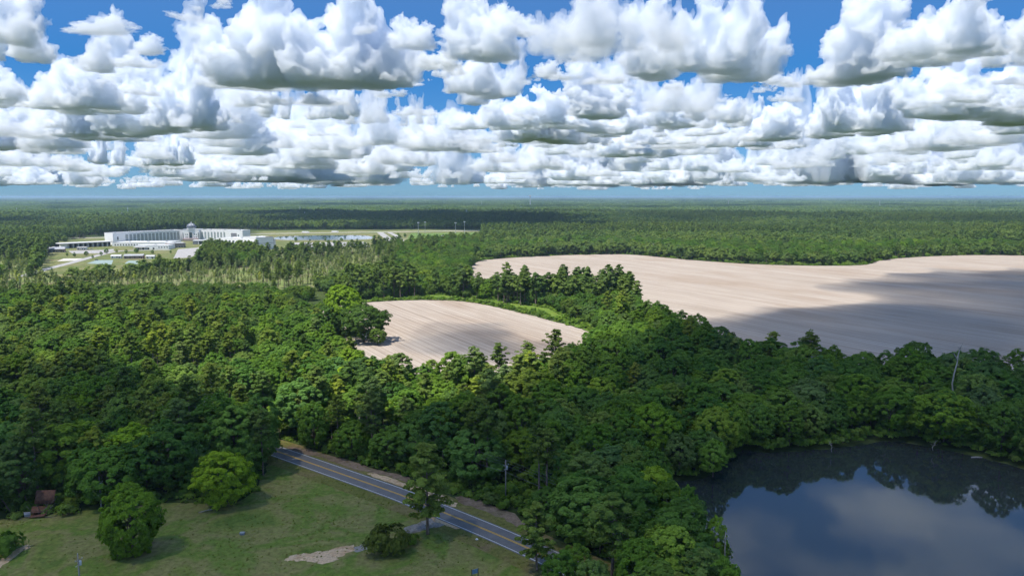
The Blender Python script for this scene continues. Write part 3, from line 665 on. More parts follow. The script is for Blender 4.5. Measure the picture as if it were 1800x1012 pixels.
st = fbm(X*.003, Y*.003, 3); pine = (st+rg.normal(size=n)*.08) > .43
ix = np.where(pine, np.array([2,3,5])[rg.integers(0,3,n)], np.array([0,1,4])[rg.integers(0,3,n)])
stand = .62+.75*fbm(X*.0035+40, Y*.0035+11, 2); S = stand*rg.uniform(.75,1.15,n)*np.where(Y > 2300, 1.25, 1.0)
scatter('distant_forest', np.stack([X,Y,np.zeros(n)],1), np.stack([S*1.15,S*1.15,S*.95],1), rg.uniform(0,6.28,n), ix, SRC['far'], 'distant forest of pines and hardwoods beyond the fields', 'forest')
print('far', n, time.time()-T0)
def patch_proto(seed, size=120, nt_=150, h=17):
    rng = np.random.default_rng(seed); cs = np.stack([rng.uniform(-size/2,size/2,nt_), rng.uniform(-size/2,size/2,nt_), h*rng.uniform(.55,1.0,nt_)], 1); cs[:,2] -= 3
    V, Qd = clump_leaves(list(cs), list(rng.uniform(3.2,5.2,nt_)), 9, 2.6, rng, 1.0, .4, .35)
    return bpy.data.objects.new('canopy_source', mesh_np('canopy', V, Qd, mat=M['far']))
PS = [patch_proto(201), patch_proto(202), patch_proto(203)]
X, Y = polar(3500, 9000, 95, R(41), 5); X2, Y2 = polar(9000, 22000, 230, R(41), 6); X3, Y3 = polar(22000, 70000, 900, R(41), 7)
S = np.concatenate([np.ones(len(X)), np.full(len(X2), 2.4), np.full(len(X3), 9.0)]); Sz = np.concatenate([np.ones(len(X)), np.full(len(X2), 1.15), np.full(len(X3), 1.4)])
X = np.concatenate([X,X2,X3]); Y = np.concatenate([Y,Y2,Y3]); n = len(X); Sz = Sz*(.6+.85*fbm(X*.0016, Y*.0016, 3))
keep = fbm(X*.0006+9, Y*.0012+2, 3) < .64; X, Y, S, Sz = X[keep], Y[keep], S[keep], Sz[keep]; n = len(X)
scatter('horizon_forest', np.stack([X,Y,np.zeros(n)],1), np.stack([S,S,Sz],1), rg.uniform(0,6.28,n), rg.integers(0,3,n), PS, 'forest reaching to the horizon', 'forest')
print('horizon', n, time.time()-T0)

# undergrowth along the edges
def edge_points(poly, s, depth, seed, side=1, zpoly=None):
    rng = np.random.default_rng(seed); out = []
    m = len(poly)
    for i in range(m):
        a = poly[i]; b = poly[(i+1)%m]; L = math.hypot(b[0]-a[0], b[1]-a[1]); nrm = ((b[1]-a[1])/(L+1e-6), -(b[0]-a[0])/(L+1e-6))
        for j in range(int(L/s+rng.random())):
            t = rng.random(); d = rng.uniform(0, depth); out.append((a[0]+(b[0]-a[0])*t+nrm[0]*d*side, a[1]+(b[1]-a[1])*t+nrm[1]*d*side))
    return np.array(out).reshape(-1,2)
U = []
for poly, s, dep, sd in ((BIG_FIELD,1.3,14,1),(SMALL_FIELD,1.0,12,2),(MEADOW,1.3,9,3),(POND,.8,7,4)):
    for sg in (-1,1):
        e = edge_points(poly, s, dep, sd*10+sg, sg); U.append(e)
U = np.concatenate(U)
for (w, sp, sd) in (([(640,524),(760,517),(870,528),(960,541),(1035,575),(1060,600),(1150,590),(1100,530),(1000,517),(830,506),(700,512)], 2.6, 1), ([(480,775),(700,832),(920,905),(960,930),(930,840),(700,790),(520,750)], 3.0, 2), ([(920,850),(1080,845),(1150,850),(1180,905),(1235,990),(1300,1085),(1150,1100),(1000,985),(940,925)], 3.2, 3), ([(-100,912),(150,880),(440,868),(440,840),(150,850),(-100,870)], 3.0, 4), ([(1000,660),(1100,560),(1350,652),(1800,690),(2080,705),(2100,900),(1800,800),(1562,755),(1300,770),(1100,840)], 6.0, 5)):
    a, b = fill(GP(w), sp, True, seed=sd); U = np.concatenate([U, np.stack([a,b],1)])
k = is_clear(U[:,0], U[:,1]) & (dist_poly(U[:,0], U[:,1], ROAD, False) > 9) & (U[:,1] > 60) & (U[:,1] < 1300)
U = U[k]; n = len(U); S = rg.uniform(.35,1.0,n)
scatter('undergrowth', np.stack([U[:,0],U[:,1],np.zeros(n)-.1],1), np.stack([S,S,S],1), rg.uniform(0,6.28,n), rg.integers(0,4,n), SRC['shrub'], 'low green undergrowth along the edges of woods, fields and pond', 'undergrowth')
print('undergrowth', n, time.time()-T0)
# ------------------------------------------------------------------ ground details near the road
def patch(name, px, mat, z, jit, seed): return sheet(name, smooth_poly(GP(px), 2), z, mat, jit, seed)
patch('sand_wash', [(499,984),(508,976),(540,972),(575,966),(602,960),(622,957),(625,966),(600,975),(590,986),(560,991),(545,985),(520,987)], M['wash'], .012, .5, 11)
patch('gravel_track', [(616,964),(640,955),(658,950),(664,956),(648,965),(622,970)], M['gravel'], .008, .4, 12)
patch('gravel_track', [(706,930),(724,922),(745,914),(768,909),(790,918),(772,926),(750,930),(730,936),(712,938)], M['gravel'], .024, .5, 13)
patch('sand_shoulder', [(640,830),(672,834),(716,850),(742,857),(770,868),(800,880),(806,890),(786,888),(760,876),(718,858),(668,842)], M['wash'], .018, .5, 14)
patch('sand_shoulder', [(752,906),(780,910),(800,920),(812,930),(788,926),(762,915)], M['wash'], .03, .4, 15)
patch('earth_bank', [(500,783),(540,788),(600,805),(660,824),(722,838),(724,850),(690,838),(640,828),(560,803),(505,790)], M['bank'], .020, .6, 16)
patch('earth_bank', [(800,868),(850,880),(900,900),(930,925),(915,930),(880,908),(840,894),(806,884)], M['bank'], .022, .6, 17)
patch('earth_track', [(0,985),(22,968),(48,955),(56,960),(30,975),(4,995),(-30,1010),(-30,1000)], M['wash'], .010, .4, 18)
patch('heath', [(-250,530),(0,522),(300,514),(560,508),(690,488),(705,442),(640,440),(480,455),(350,462),(240,480),(130,490),(60,480),(40,455),(-250,462)], M['scrub_y'], .004, 2, 19)
patch('green_strip', [(640,532),(700,526),(780,522),(850,528),(930,545),(1040,582),(1060,598),(1075,585),(1030,560),(960,535),(870,522),(780,514),(700,515),(630,524)], M['scrub'], .004, 1, 20)
patch('green_strip', [(826,462),(870,452),(1020,444),(1110,443),(1200,451),(1330,461),(1440,463),(1528,462),(1536,455),(1600,448),(1700,444),(1800,445),(2000,448),(2000,440),(1700,437),(1500,447),(1420,442),(1340,440),(1260,446),(1200,442),(1000,437),(838,450)], M['scrub'], .004, 2, 21)

# ------------------------------------------------------------------ utility poles and wires
M['pole'] = mat_bark('weathered_pole_wood', (.20,.19,.17), (.34,.33,.30)); M['galv'] = simple('galvanised_steel', (.55,.57,.58), .45, .6)
M['wire'] = simple('aluminium_wire', (.16,.17,.17), .5, .3); M['porcelain'] = simple('grey_transformer_paint', (.62,.66,.68), .4)
def utility_pole(base, hgt, label, arm=True, can=True, rz=0.0):
    x, y = base; t = thing('utility_pole', label, 'utility pole', (x, y, 0), rz)
    MB().tube([(0,0,-.5),(0,0,hgt*.5),(0,0,hgt)], [.19,.165,.13], 10).build('pole', M['pole'], t, True)
    if arm:
        MB().box(-.9,.9,-.16,-.27,hgt-1.35,hgt-1.22).build('crossarm', M['pole'], t)
        for dx in (-.8,.8,0): MB().tube([(dx,-.21 if dx else 0,hgt-1.2 if dx else hgt),(dx,-.21 if dx else 0,hgt-1.0 if dx else hgt+.22)], [.06,.04], 6).build('insulator', M['porcelain'], t)
        MB().tube([(0,-.1,hgt-2.4),(-.9,-.6,hgt-2.1),(-1.2,-.8,hgt-2.15)], [.04,.04,.12], 6).build('lamp_arm', M['galv'], t)
    if can:
        c = MB().tube([(.42,0,hgt-2.7),(.42,0,hgt-2.62),(.42,0,hgt-1.75),(.42,0,hgt-1.68)], [.24,.3,.3,.22], 10).build('transformer', M['porcelain'], t, True)
        MB().tube([(.42,0,hgt-1.68),(.42,0,hgt-1.4)], [.05,.03], 6).build('bushing', M['porcelain'], c)
    MB().tube([(0,-.2,0.2),(0,-.18,1.3)], [.07,.07], 6).build('meter_box', M['porcelain'], t)
    return t
p1 = G(889,878); p2 = (p1[0]+49, p1[1]-44); p0 = (p1[0]-52, p1[1]+52); p00 = (p0[0]-55, p0[1]+42)
utility_pole(p1, 11.5, 'tall wooden utility pole on the road\'s far verge in front of the pines', rz=.75)
utility_pole(p2, 11.5, 'utility pole hidden in the shore wood at the end of the wires', rz=.75, can=False)
utility_pole(p0, 11.5, 'utility pole among the trees behind the road, left end of the wires', rz=.75, can=False)
utility_pole(G(178,893), 9.0, 'utility pole with white transformer behind the round meadow tree', arm=True, rz=.3)
utility_pole(G(142,1046), 9.4, 'pale utility pole with white transformer at the bottom left edge', arm=True, rz=1.2)
def wire(a, b, za, zb, sag, label, r=.022):
    pts = [(a[0]+(b[0]-a[0])*t, a[1]+(b[1]-a[1])*t, za+(zb-za)*t-sag*4*t*(1-t)) for t in [i/14 for i in range(15)]]
    o = MB().tube(pts, r, 4).build('power_line', M['wire']); tag(o, label, 'wire', 'power lines along the road')
nrm = Vector((.67,.74))
for k, (off, z, sg, nm) in enumerate(((-.8,10.55,1.0,'lower front conductor'),(.8,10.55,1.05,'rear conductor'),(0,11.75,.9,'topmost conductor'),(0,8.2,1.3,'thick low telephone cable'))):
    o = nrm*off
    for a, b, side in ((p1,p2,'right of the tall pole'),(p0,p1,'left of the tall pole')):
        wire((a[0]+o.x,a[1]+o.y), (b[0]+o.x,b[1]+o.y), z, z, sg, nm+' of the roadside wires, span '+side, .028 if k < 3 else .045)

# ------------------------------------------------------------------ roadside sign
sx, sy = G(835,1016); t = thing('road_sign', 'small blue sign on two dark posts at the bottom of the meadow', 'sign', (sx, sy, 0), .55)
M['sign'] = None
m, nt, b = mat_new('blue_sign_print'); v = map_n(nt, (1,1,1)); sp = nd(nt, 'ShaderNodeSeparateXYZ'); nt.links.new(v, sp.inputs[0])
wv = math_n(nt, 'SINE', math_n(nt, 'MULTIPLY', sp.outputs['Z'], 21.0)); wv = math_n(nt, 'MULTIPLY', wv, noise_n(nt, v, 9, 2)); nt.links.new(ramp_n(nt, wv, [(.2,(.16,.27,.44)),(.45,(.28,.42,.56))]), b.inputs['Base Color']); b.inputs['Roughness'].default_value = .5; M['sign'] = m
M['post'] = simple('dark_treated_post', (.06,.05,.05), .8)
MB().box(-.72,.72,-.02,.02,1.15,2.2).build('panel', M['sign'], t)
for dx in (-.8,.8): MB().box(dx-.07,dx+.07,-.05,.05,-.3,2.3).build('post', M['post'], t)

# ------------------------------------------------------------------ collapsed barn
def mat_rust():
    m, nt, b = mat_new('rusty_roof_iron'); f = noise_n(nt, map_n(nt), 1.3, 5, .7); nt.links.new(ramp_n(nt, f, [(.3,(.06,.030,.022)),(.5,(.12,.052,.032)),(.7,(.19,.09,.05))]), b.inputs['Base Color']); b.inputs['Roughness'].default_value = .85; return m
M['rust'] = mat_rust(); M['plank'] = mat_bark('weathered_plank', (.12,.10,.085), (.26,.22,.18)); M['tin'] = simple('pale_roofing_tin', (.55,.57,.6), .45, .5)
bx, by = G(70,904); t = thing('collapsed_barn', 'collapsed barn with rusty roof sheets at the edge of the dark wood', 'barn', (bx, by, 0), .25)
rb_ = random.Random(3)
def corr(name, w, l, loc, rot, mat):
    n = 22; V = []; Fq = []
    for i in range(n+1):
        x = -w/2+w*i/n; z = .05*math.cos(i*math.pi)
        V += [(x,-l/2,z),(x,l/2,z)]
    for i in range(n): Fq.append((2*i,2*i+2,2*i+3,2*i+1))
    o = link(name, mesh_np(name, V, Fq, mat=mat), t); o.location = loc; o.rotation_euler = rot; md = o.modifiers.new('thickness','SOLIDIFY'); md.thickness = .03
corr('roof_sheet', 4.6, 3.6, (.8,2.2,4.0), (1.15,.1,.05), M['rust']); corr('roof_sheet', 4.2, 2.6, (.3,0,1.5), (.35,.12,.2), M['rust']); corr('roof_sheet', 3.8, 2.2, (.2,-1.4,.55), (.12,-.08,-.15), M['rust']); corr('roof_sheet', 1.6, 1.4, (-2.6,-1.0,.8), (.9,.3,.8), M['tin'])
for k in range(9):
    a = Vector((rb_.uniform(-2.5,2.5), rb_.uniform(-1.5,2.5), rb_.uniform(0,.4))); d = Vector((rb_.uniform(-1,1), rb_.uniform(-1,1), rb_.uniform(.1,1.6))).normalized()*rb_.uniform(2,4.2)
    MB().tube([tuple(a), tuple(a+d)], [.11,.09], 4).build('beam', M['plank'], t)
for k in range(6):
    o = MB().box(-.09,.09,-1.4,1.4,0,.03).build('plank', M['plank'], t); o.location = (rb_.uniform(-3,3.4), rb_.uniform(-3,-1), .05+.04*k); o.rotation_euler = (0,rb_.uniform(-.1,.1),rb_.uniform(0,3))

# ------------------------------------------------------------------ meadow details
def place_dead(seed, px, H, label, spread=.3, n=14, crooked=.03, mat='dead', group=None, rz=0.0, name='dead_tree'):
    x, y = G(*px); t = thing(name, label, 'tree', (x,y,0), rz, group); dead_proto(seed, H, spread, n, crooked).build('trunk', M[mat], t, True); return t
place_dead(3, (368,800), 21, 'bare grey dead tree above the wood left of the road', .26, 26, .02)
place_dead(5, (762,790), 15, 'bleached forked snag in the middle wood above the lone pine', .2, 9, .015)
place_dead(8, (22,900), 9, 'leafless grey-brown thicket tree beside the collapsed barn', .5, 34, .05, 'bark')
place_dead(9, (50,893), 11, 'bare brown tree behind the collapsed barn', .45, 34, .04, 'bark')
place_dead(10, (961,443.5), 20, 'tall bare grey tree on the big field\'s far edge', .4, 22, .02)
place_dead(11, (935,444.5), 14, 'smaller bare grey tree left of the tall bare one at the far edge', .4, 22, .02)
place_dead(12, (1148,446), 15, 'slim bare tree at the far edge above the field\'s middle', .3, 16, .02)
place_dead(13, (1410,690), 17, 'grey leafless tree in the wood below the big field', .3, 16, .03)
place_dead(14, (1176,640), 16, 'pale bare tree among the greens right of the small field', .28, 14, .03)
place_dead(15, (1462,792), 3.2, 'small bleached snag leaning over the pond\'s far shore', .5, 12, .08)
place_dead(16, (1640,790), 3, 'grey driftwood snag at the pond\'s right shore', .6, 12, .1)
# the crooked bleached trunk
x, y = G(1672,735); t = thing('dead_tree', 'crooked bleached dead trunk against the big field on the right', 'tree', (x,y,0))
mb = MB(); D_ = y/F
def pp(px_, py_): return ((px_-1672)*D_, 0.0, (735-py_)*D_*1.02)
mb.tube([pp(1674,738),pp(1672,690),pp(1669,672),pp(1671,655),pp(1675,635),pp(1676,620),pp(1678,610)], [.32,.29,.27,.25,.22,.19,.14], 7)
mb.tube([pp(1675,630),pp(1668,618),pp(1660,615),pp(1650,614),pp(1644,614)], [.22,.18,.13,.08,.03], 5); mb.tube([pp(1678,610),pp(1673,604),pp(1664,602)], [.18,.1,.04], 5); mb.tube([pp(1678,610),pp(1682,600),pp(1683,596)], [.15,.08,.03], 5)
mb.tube([pp(1674,640),pp(1679,637)], [.12,.04], 4); mb.build('trunk', M['dead'], t, True)
# leaning pale trunks in the wood above the road
for k, (px, lean, lab) in enumerate((((840,836),-.10,'pale leaning pine trunk, leftmost of the three above the road'),((846,838),-.05,'pale pine trunk, middle one of the three above the road'),((855,848),.02,'pale upright pine trunk, rightmost of the three above the road'))):
    x, y = G(*px); t = place_tree('pine_tree', 'pine', (3,1,3)[k], x, y, .98, k*1.7, lab, None, (.85,.9,.85), .9); t.rotation_euler = (0, lean, 0)
# dark mound bush and small meadow objects
x, y = G(682,970); t = thing('shrub', 'dark brownish mounded shrub beside the sand wash in the meadow', 'shrub', (x,y,0)); c_, tr_ = shrub_proto(301, 7.0, 5.6, 90, .42, 30, 'oak'); o = link('crown', c_, t); o.color = (1.25,.95,.8,1); link('trunk', tr_, t)
x, y = G(722,956); t = thing('shrub', 'little bright green shrub at the mounded shrub\'s right side', 'shrub', (x,y,0)); c_, tr_ = P['shrub'][0]; link('crown', c_, t); link('trunk', tr_, t)
for k, (px, H_, lab) in enumerate((((118,903),4.0,'dark green shrub left of the pole at the meadow edge'),((4,975),6.5,'dark shrub cut by the picture\'s left edge'),((96,895),2.4,'low shrub beside the collapsed barn'),((52,897),3.0,'shrub left of the collapsed barn, against its tin sheet'),((84,880),5.0,'taller shrub right behind the collapsed barn'))):
    x, y = G(*px); t = thing('shrub', lab, 'shrub', (x,y,0), k, None, H_/3.6); c_, tr_ = P['shrub'][1]; link('crown', c_, t); link('trunk', tr_, t)
M['litter'] = simple('white_plastic', (.8,.8,.8), .5)
def lump(name, px, s, mat, label, cat, seed=1):
    x, y = G(*px); bm = bmesh.new(); bmesh.ops.create_icosphere(bm, subdivisions=2, radius=1); r_ = random.Random(seed)
    for v in bm.verts: v.co = Vector((v.co.x*s[0], v.co.y*s[1], max(-.1, v.co.z)*s[2]))*r_.uniform(.75,1.2)
    me = bpy.data.meshes.new(name); bm.to_mesh(me); bm.free(); me.materials.append(mat); o = link(name, me); o.location = (x,y,.1); tag(o, label, cat)
lump('litter_bag', (838,948), (.35,.3,.25), M['litter'], 'white litter bag on the grass beside the road', 'litter', 1)
lump('litter_bag', (20,964), (.5,.35,.4), M['litter'], 'pale litter heap near the bottom left corner', 'litter', 2)
x, y = G(426,939); t = MB().box(-.55,.55,-.4,.4,0,.55).build('utility_box', simple('blue_grey_box', (.22,.27,.33), .6)); bv = t.modifiers.new('b','BEVEL'); bv.width = .06; t.location = (x,y,0); tag(t, 'small blue-grey box on the open grass of the meadow', 'box'); MB().box(-.6,.6,-.45,.45,.55,.62).build('lid', simple('grey_lid', (.3,.33,.36), .6), t)
x, y = G(365,898); t = MB().tube([(-2.2,0,.12),(-.6,.2,.2),(1.0,-.1,.35),(2.2,.2,.8)], [.13,.11,.08,.03], 6).tube([(0,.1,.25),(.8,.9,.7)], [.06,.02], 4).tube([(.5,0,.3),(1.2,-.8,.5)], [.05,.02], 4).build('fallen_branch', M['dead']); t.location = (x,y,0); t.rotation_euler[2] = .5; tag(t, 'bleached fallen branch below the bright tree at the meadow edge', 'branch')
x, y = G(1712,801,POND_Z); t = MB().tube([(-1.8,0,.1),(0,.1,.2),(1.8,0,.15)], [.22,.2,.14], 6).build('driftwood_log', M['dead']); t.location = (x,y-1.5,POND_Z); tag(t, 'pale log lying in the water at the pond\'s right shore', 'log')
# grass tufts
def tuft(seed, n=26, h=.5, r=.5, cols=None):
    rng = np.random.default_rng(seed); V = []; Tt = []
    for i in range(n):
        a = rng.uniform(0,6.28); d = rng.random()*r; x, y = math.cos(a)*d, math.sin(a)*d; b = len(V); w = .05; hh = h*rng.uniform(.5,1.2); ox, oy = rng.normal(size=2)*.22
        V += [(x-w,y,0),(x+w,y+w,0),(x+ox,y+oy,hh)]; Tt.append((b,b+1,b+2))
    return bpy.data.objects.new('tuft_source', mesh_np('tuft', V, tris=Tt, mat=cols))
M['grass'] = mat_leaf('grass_blades', [(0,(.17,.22,.04)),(.45,(.23,.25,.055)),(.75,(.30,.27,.09)),(1,(.34,.28,.12))], .35)
TS = [tuft(1,cols=M['grass']), tuft(2,34,.35,.7,M['grass']), tuft(3,22,.9,.45,M['grass'])]
a, b = fill(MEADOW, .95, False, seed=77); k = (b < 330) & (dist_poly(a, b, ROAD, False) > 4.6); a, b = a[k], b[k]
dn = fbm(a*.06, b*.06, 3); k = rg.random(len(a)) < np.clip((dn-.34)*1.6, .05, .6); a, b = a[k], b[k]
rp = np.array(ROAD); vp = []
for i in range(len(rp)-1):
    L = np.hypot(*(rp[i+1]-rp[i]));
    for j in range(int(L*3)):
        q = rp[i]+(rp[i+1]-rp[i])*rg.random(); d = (rp[i+1]-rp[i])/L; o = rg.uniform(4.3,9.5)*rg.choice((-1,1)); vp.append((q[0]-d[1]*o, q[1]+d[0]*o))
vp = np.array(vp); vp = vp[(vp[:,1] > 100) & (vp[:,1] < 380) & (np.abs(vp[:,0]) < 260)]; a = np.concatenate([a, vp[:,0]]); b = np.concatenate([b, vp[:,1]]); n = len(a)
gi_ = np.where(rg.random(n) < .06, 2, rg.integers(0,2,n)); S = rg.uniform(.22,.62,n); scatter('grass', np.stack([a,b,np.zeros(n)],1), np.stack([S,S,S*.8],1), rg.uniform(0,6.28,n), gi_, TS, 'short grass tufts of the meadow and the road verges', 'grass'); print('grass', n)

# ------------------------------------------------------------------ the school campus
def mat_wall(name, a, c, s=.08):
    m, nt, b = mat_new(name); f = noise_n(nt, map_n(nt), s, 4); nt.links.new(ramp_n(nt, f, [(.3,a),(.7,c)]), b.inputs['Base Color']); b.inputs['Roughness'].default_value = .8; return m
M['wwall'] = mat_wall('white_wall', (.80,.80,.80), (.86,.86,.85)); M['roofw'] = mat_wall('white_membrane_roof', (.46,.46,.46), (.55,.55,.54), .03)
def mat_brick():
    m, nt, b = mat_new('red_brick'); bt = nd(nt, 'ShaderNodeTexBrick'); bt.inputs['Color1'].default_value = (.24,.085,.06,1); bt.inputs['Color2'].default_value = (.30,.12,.085,1); bt.inputs['Mortar'].default_value = (.3,.25,.22,1); bt.inputs['Scale'].default_value = 3; nt.links.new(map_n(nt), bt.inputs['Vector']); nt.links.new(bt.outputs['Color'], b.inputs['Base Color']); b.inputs['Roughness'].default_value = .9; return m
M['brick'] = mat_brick(); M['glass'] = simple('dark_glass', (.035,.06,.07), .1, 0, .5); M['greenglass'] = simple('green_tinted_glass', (.10,.17,.17), .15, 0, .5); M['louvre'] = simple('grey_louvre_panel', (.22,.22,.24), .6); M['dome'] = simple('grey_dome_metal', (.13,.15,.19), .5, .1); M['trimw'] = simple('white_trim', (.72,.72,.72), .6); M['darkbay'] = simple('dark_bay_interior', (.03,.03,.035), .8); M['mroof'] = simple('grey_metal_roof', (.42,.43,.45), .45, .3)
def bldg(name, a, b, label, cat='building'):
    """Empty at the left end of the front, local x along the front, local y away from the camera; returns it and the front length"""
    ang = math.atan2(b[1]-a[1], b[0]-a[0]); return thing(name, label, cat, (a[0],a[1],0), ang), math.hypot(b[0]-a[0], b[1]-a[1])
def at(px, D): return ((px-900)/F*D, D)
def shell(t, L, dep, h, wall, roof, par=.9, y0=0.0):
    MB().box(0,L,y0,y0+dep,-.3,h).build('wall', wall, t); r = MB().box(.4,L-.4,y0+.4,y0+dep-.4,h+.005,h+.12).build('roof', roof, t)
    mb = MB(); mb.box(-.15,L+.15,y0-.15,y0+.35,h+.01,h+par); mb.box(-.15,L+.15,y0+dep-.35,y0+dep+.15,h+.01,h+par); mb.box(-.15,.35,y0+.36,y0+dep-.36,h+.01,h+par); mb.box(L-.35,L+.15,y0+.36,y0+dep-.36,h+.01,h+par); mb.build('parapet', M['trimw'], t)
    for k in range(max(1,int(L/28))):
        x = L*(k+.5)/max(1,int(L/28)); MB().box(x-1.6,x+1.6,y0+dep*.55,y0+dep*.55+2.4,h+.13,h+1.6).build('roof_unit', M['galv'], r)
def win(t, x0, x1, z0, z1, y=0.0, mat='greenglass', fr='trimw'):
    w = MB().box(x0,x1,y-.06,y+.2,z0,z1).build('window', M[mat], t)
    mb = MB()
    for q in (x0-.12, x1): mb.box(q,q+.12,y-.14,y-.0,z0-.12,z1+.12)
    mb.box(x0+.001,x1-.001,y-.13,y,z1,z1+.12); mb.box(x0+.001,x1-.001,y-.13,y,z0-.12,z0); mb.build('frame', M[fr], w)
# left wing
t, L = bldg('school_wing', at(199,1295), at(322,1420), 'long white three-storey school wing left of the dome'); shell(t, L, 24, 20.5, M['wwall'], M['roofw'])
win(t, L*.055, L*.055+2.6, 8.5, 14, mat='glass')
ng = 15
for k in range(ng):
    x = L*(.17+.80*k/ng)
    for j in range(3): win(t, x+j*1.75, x+j*1.75+1.05, 3.6, 17.6, mat='greenglass' if j != 1 else 'glass')
    MB().box(x-1.15,x-.35,-.35,.0,0,20.1).build('pier', M['trimw'], t)
# right wing
t, L = bldg('school_wing', at(350,1428), at(427,1400), 'white school wing right of the dome with grey louvre panel'); shell(t, L, 24, 20.5, M['wwall'], M['roofw'])
for k in range(8):
    x = L*(.07+.58*k/8)
    for j in range(2): win(t, x+j*1.9, x+j*1.9+1.2, 3.8, 17.0)
    MB().box(x-1.3,x-.5,-.35,0,0,20.1).build('pier', M['trimw'], t)
MB().box(L*.74,L*.87,-.2,0,6.5,15.5).build('louvre_panel', M['louvre'], t); win(t, L*.895, L*.915, 9, 13, mat='glass')
# rotunda with dome
t, L = bldg('domed_rotunda', at(321,1412), at(350.5,1416), 'white domed entrance block with grey dome at the school\'s centre'); shell(t, L, 30, 21.3, M['wwall'], M['roofw'])
MB().box(1,L-1,-3.5,-.01,-.2,4.2).build('brick_base', M['brick'], t)
win(t, L*.42, L*.60, 5.4, 16.0, mat='glass'); win(t, L*.03, L*.07, 5, 16, mat='glass'); win(t, L*.94, L*.98, 5, 16, mat='glass')
for x in (.2,.3,.72,.82):
    for z in (6,11): win(t, L*x, L*x+1.4, z, z+2.6)
for x in (.405,.615): MB().box(L*x-.5,L*x+.5,-.6,-.15,4.3,18).build('column', M['trimw'], t)
MB().box(L*.33,L*.69,-1.2,13-1.2,21.35,25.0).build('drum', M['wwall'], t)
prof = [(0,8.9),(2.2,8.6),(4.4,7.6),(6.3,5.8),(7.8,3.4),(8.5,1.4),(8.8,.5)]; cx, cyy = L*.51, 6.5
dm = MB().tube([(cx,cyy,25.02),(cx,cyy,25.6)], [9.1,9.1], 28).tube([(cx,cyy,25.6+z) for z, r in prof], [r for z, r in prof], 28).build('dome', M['dome'], t, True)
mb = MB()
for k in range(14):
    a = k*2*math.pi/14; mb.tube([(cx+math.cos(a)*(r+.06),cyy+math.sin(a)*(r+.06),25.6+z) for z, r in prof[:-1]], .13, 4)
mb.build('rib', M['galv'], dm); MB().tube([(cx,cyy,34.2),(cx,cyy,35.6),(cx,cyy,37.6)], [.7,.5,.08], 8).build('finial', M['trimw'], dm)
# low white classroom block and brick wing
t, L = bldg('low_white_block', at(197,1262), at(297,1268), 'long low white roofed block in front of the left wing'); shell(t, L, 55, 5.6, M['wwall'], M['roofw'], .5)
for k in range(9): win(t, 4+k*4.6, 6+k*4.6, 1.2, 3.6, mat='glass')
t, L = bldg('low_white_block', at(237,1180), at(296,1186), 'white gabled block with dark doors, closest to the lawn'); shell(t, L, 30, 6.4, M['wwall'], M['roofw'], .4)
for k in range(4): MB().box(3+k*8,5.5+k*8,-.15,.05,0,3).build('door', M['darkbay'], t)
for k in range(4): MB().box(36+k*4.2,37.5+k*4.2,-.12,.05,2.5,4.5).build('window', M['glass'], t)
MB().box(-1,18,-7,-.3,4.2,4.7).build('canopy', M['roofw'], t)
for x in (0,6,12,17): MB().box(x-.15,x+.15,-6.8,-6.5,0,4.2).build('post', M['trimw'], t)
t, L = bldg('brick_wing', at(296.8,1215), at(326,1232), 'low red brick wing right of the white front block'); shell(t, L, 22, 7.5, M['brick'], M['roofw'], .4)
for k in range(6): win(t, 2+k*4.3, 4.6+k*4.3, .6, 2.6, mat='glass')
# entrance portico
t, L = bldg('entrance_portico', at(339,1308), at(360,1312), 'white entrance portico with dark opening below the dome'); MB().box(0,L,0,14,5.8,7.6).build('roof', M['trimw'], t); MB().box(0,L*.38,.3,13.8,-.2,5.79).build('wall', M['louvre'], t); MB().box(L*.5,L*.82,2,13,-.2,5.7).build('door', M['glass'], t)
for x in (.42,.46,.88,.96): MB().box(L*x,L*x+.7,.2,.9,-.2,5.79).build('column', M['trimw'], t)
# connecting roof and gymnasium
t, L = bldg('link_building', at(380,1330), at(452,1262), 'low white linking block with flat roof behind the pines'); shell(t, L, 38, 10.5, M['wwall'], M['roofw'], .5)
for k in range(7): win(t, 5+k*11, 11+k*11, 4.5, 7.5, mat='glass')
t, L = bldg('gymnasium', at(450,1178), at(481,1200), 'tall plain white gymnasium with brick right end'); shell(t, L, 42, 19.2, M['wwall'], M['roofw'], .6)
MB().box(L-.02,L+1.2,.5,40,-.2,17.0).build('brick_end', M['brick'], t); MB().box(0,L,-.25,-.01,9.3,10.1).build('band', M['mroof'], t); MB().box(-9,-.05,.2,16,-.2,6.5).build('annexe', M['brick'], t); MB().box(L*.55,L+.5,-.3,.3,19.9,20.6).build('coping', simple('tan_coping', (.55,.36,.18), .7), t)
# long shed with bays
t, L = bldg('long_shed', at(107,1203), at(197,1268), 'long open-fronted shed with brick and dark bays, white roof'); MB().box(0,L,6,26,-.2,7.2).build('wall', M['darkbay'], t); MB().prism([(-1.5,-3),(L+1,-3),(L+1,27),(-1.5,27)], 7.21, 8.3).build('roof', M['roofw'], t); MB().box(-.5,9.5,-.2,5.99,-.2,7.2).build('end_wall', M['wwall'], t)
for k in range(9):
    x = 10+(L-11)*k/9; MB().box(x,x+1.3,-.4,5.9,-.2,7.2).build('pier', M['trimw'], t)
    MB().box(x+1.4,x+(L-11)/9*.55,3,3.5,-.2,6.2).build('roller_door', M['brick'] if k%2 else M['louvre'], t)
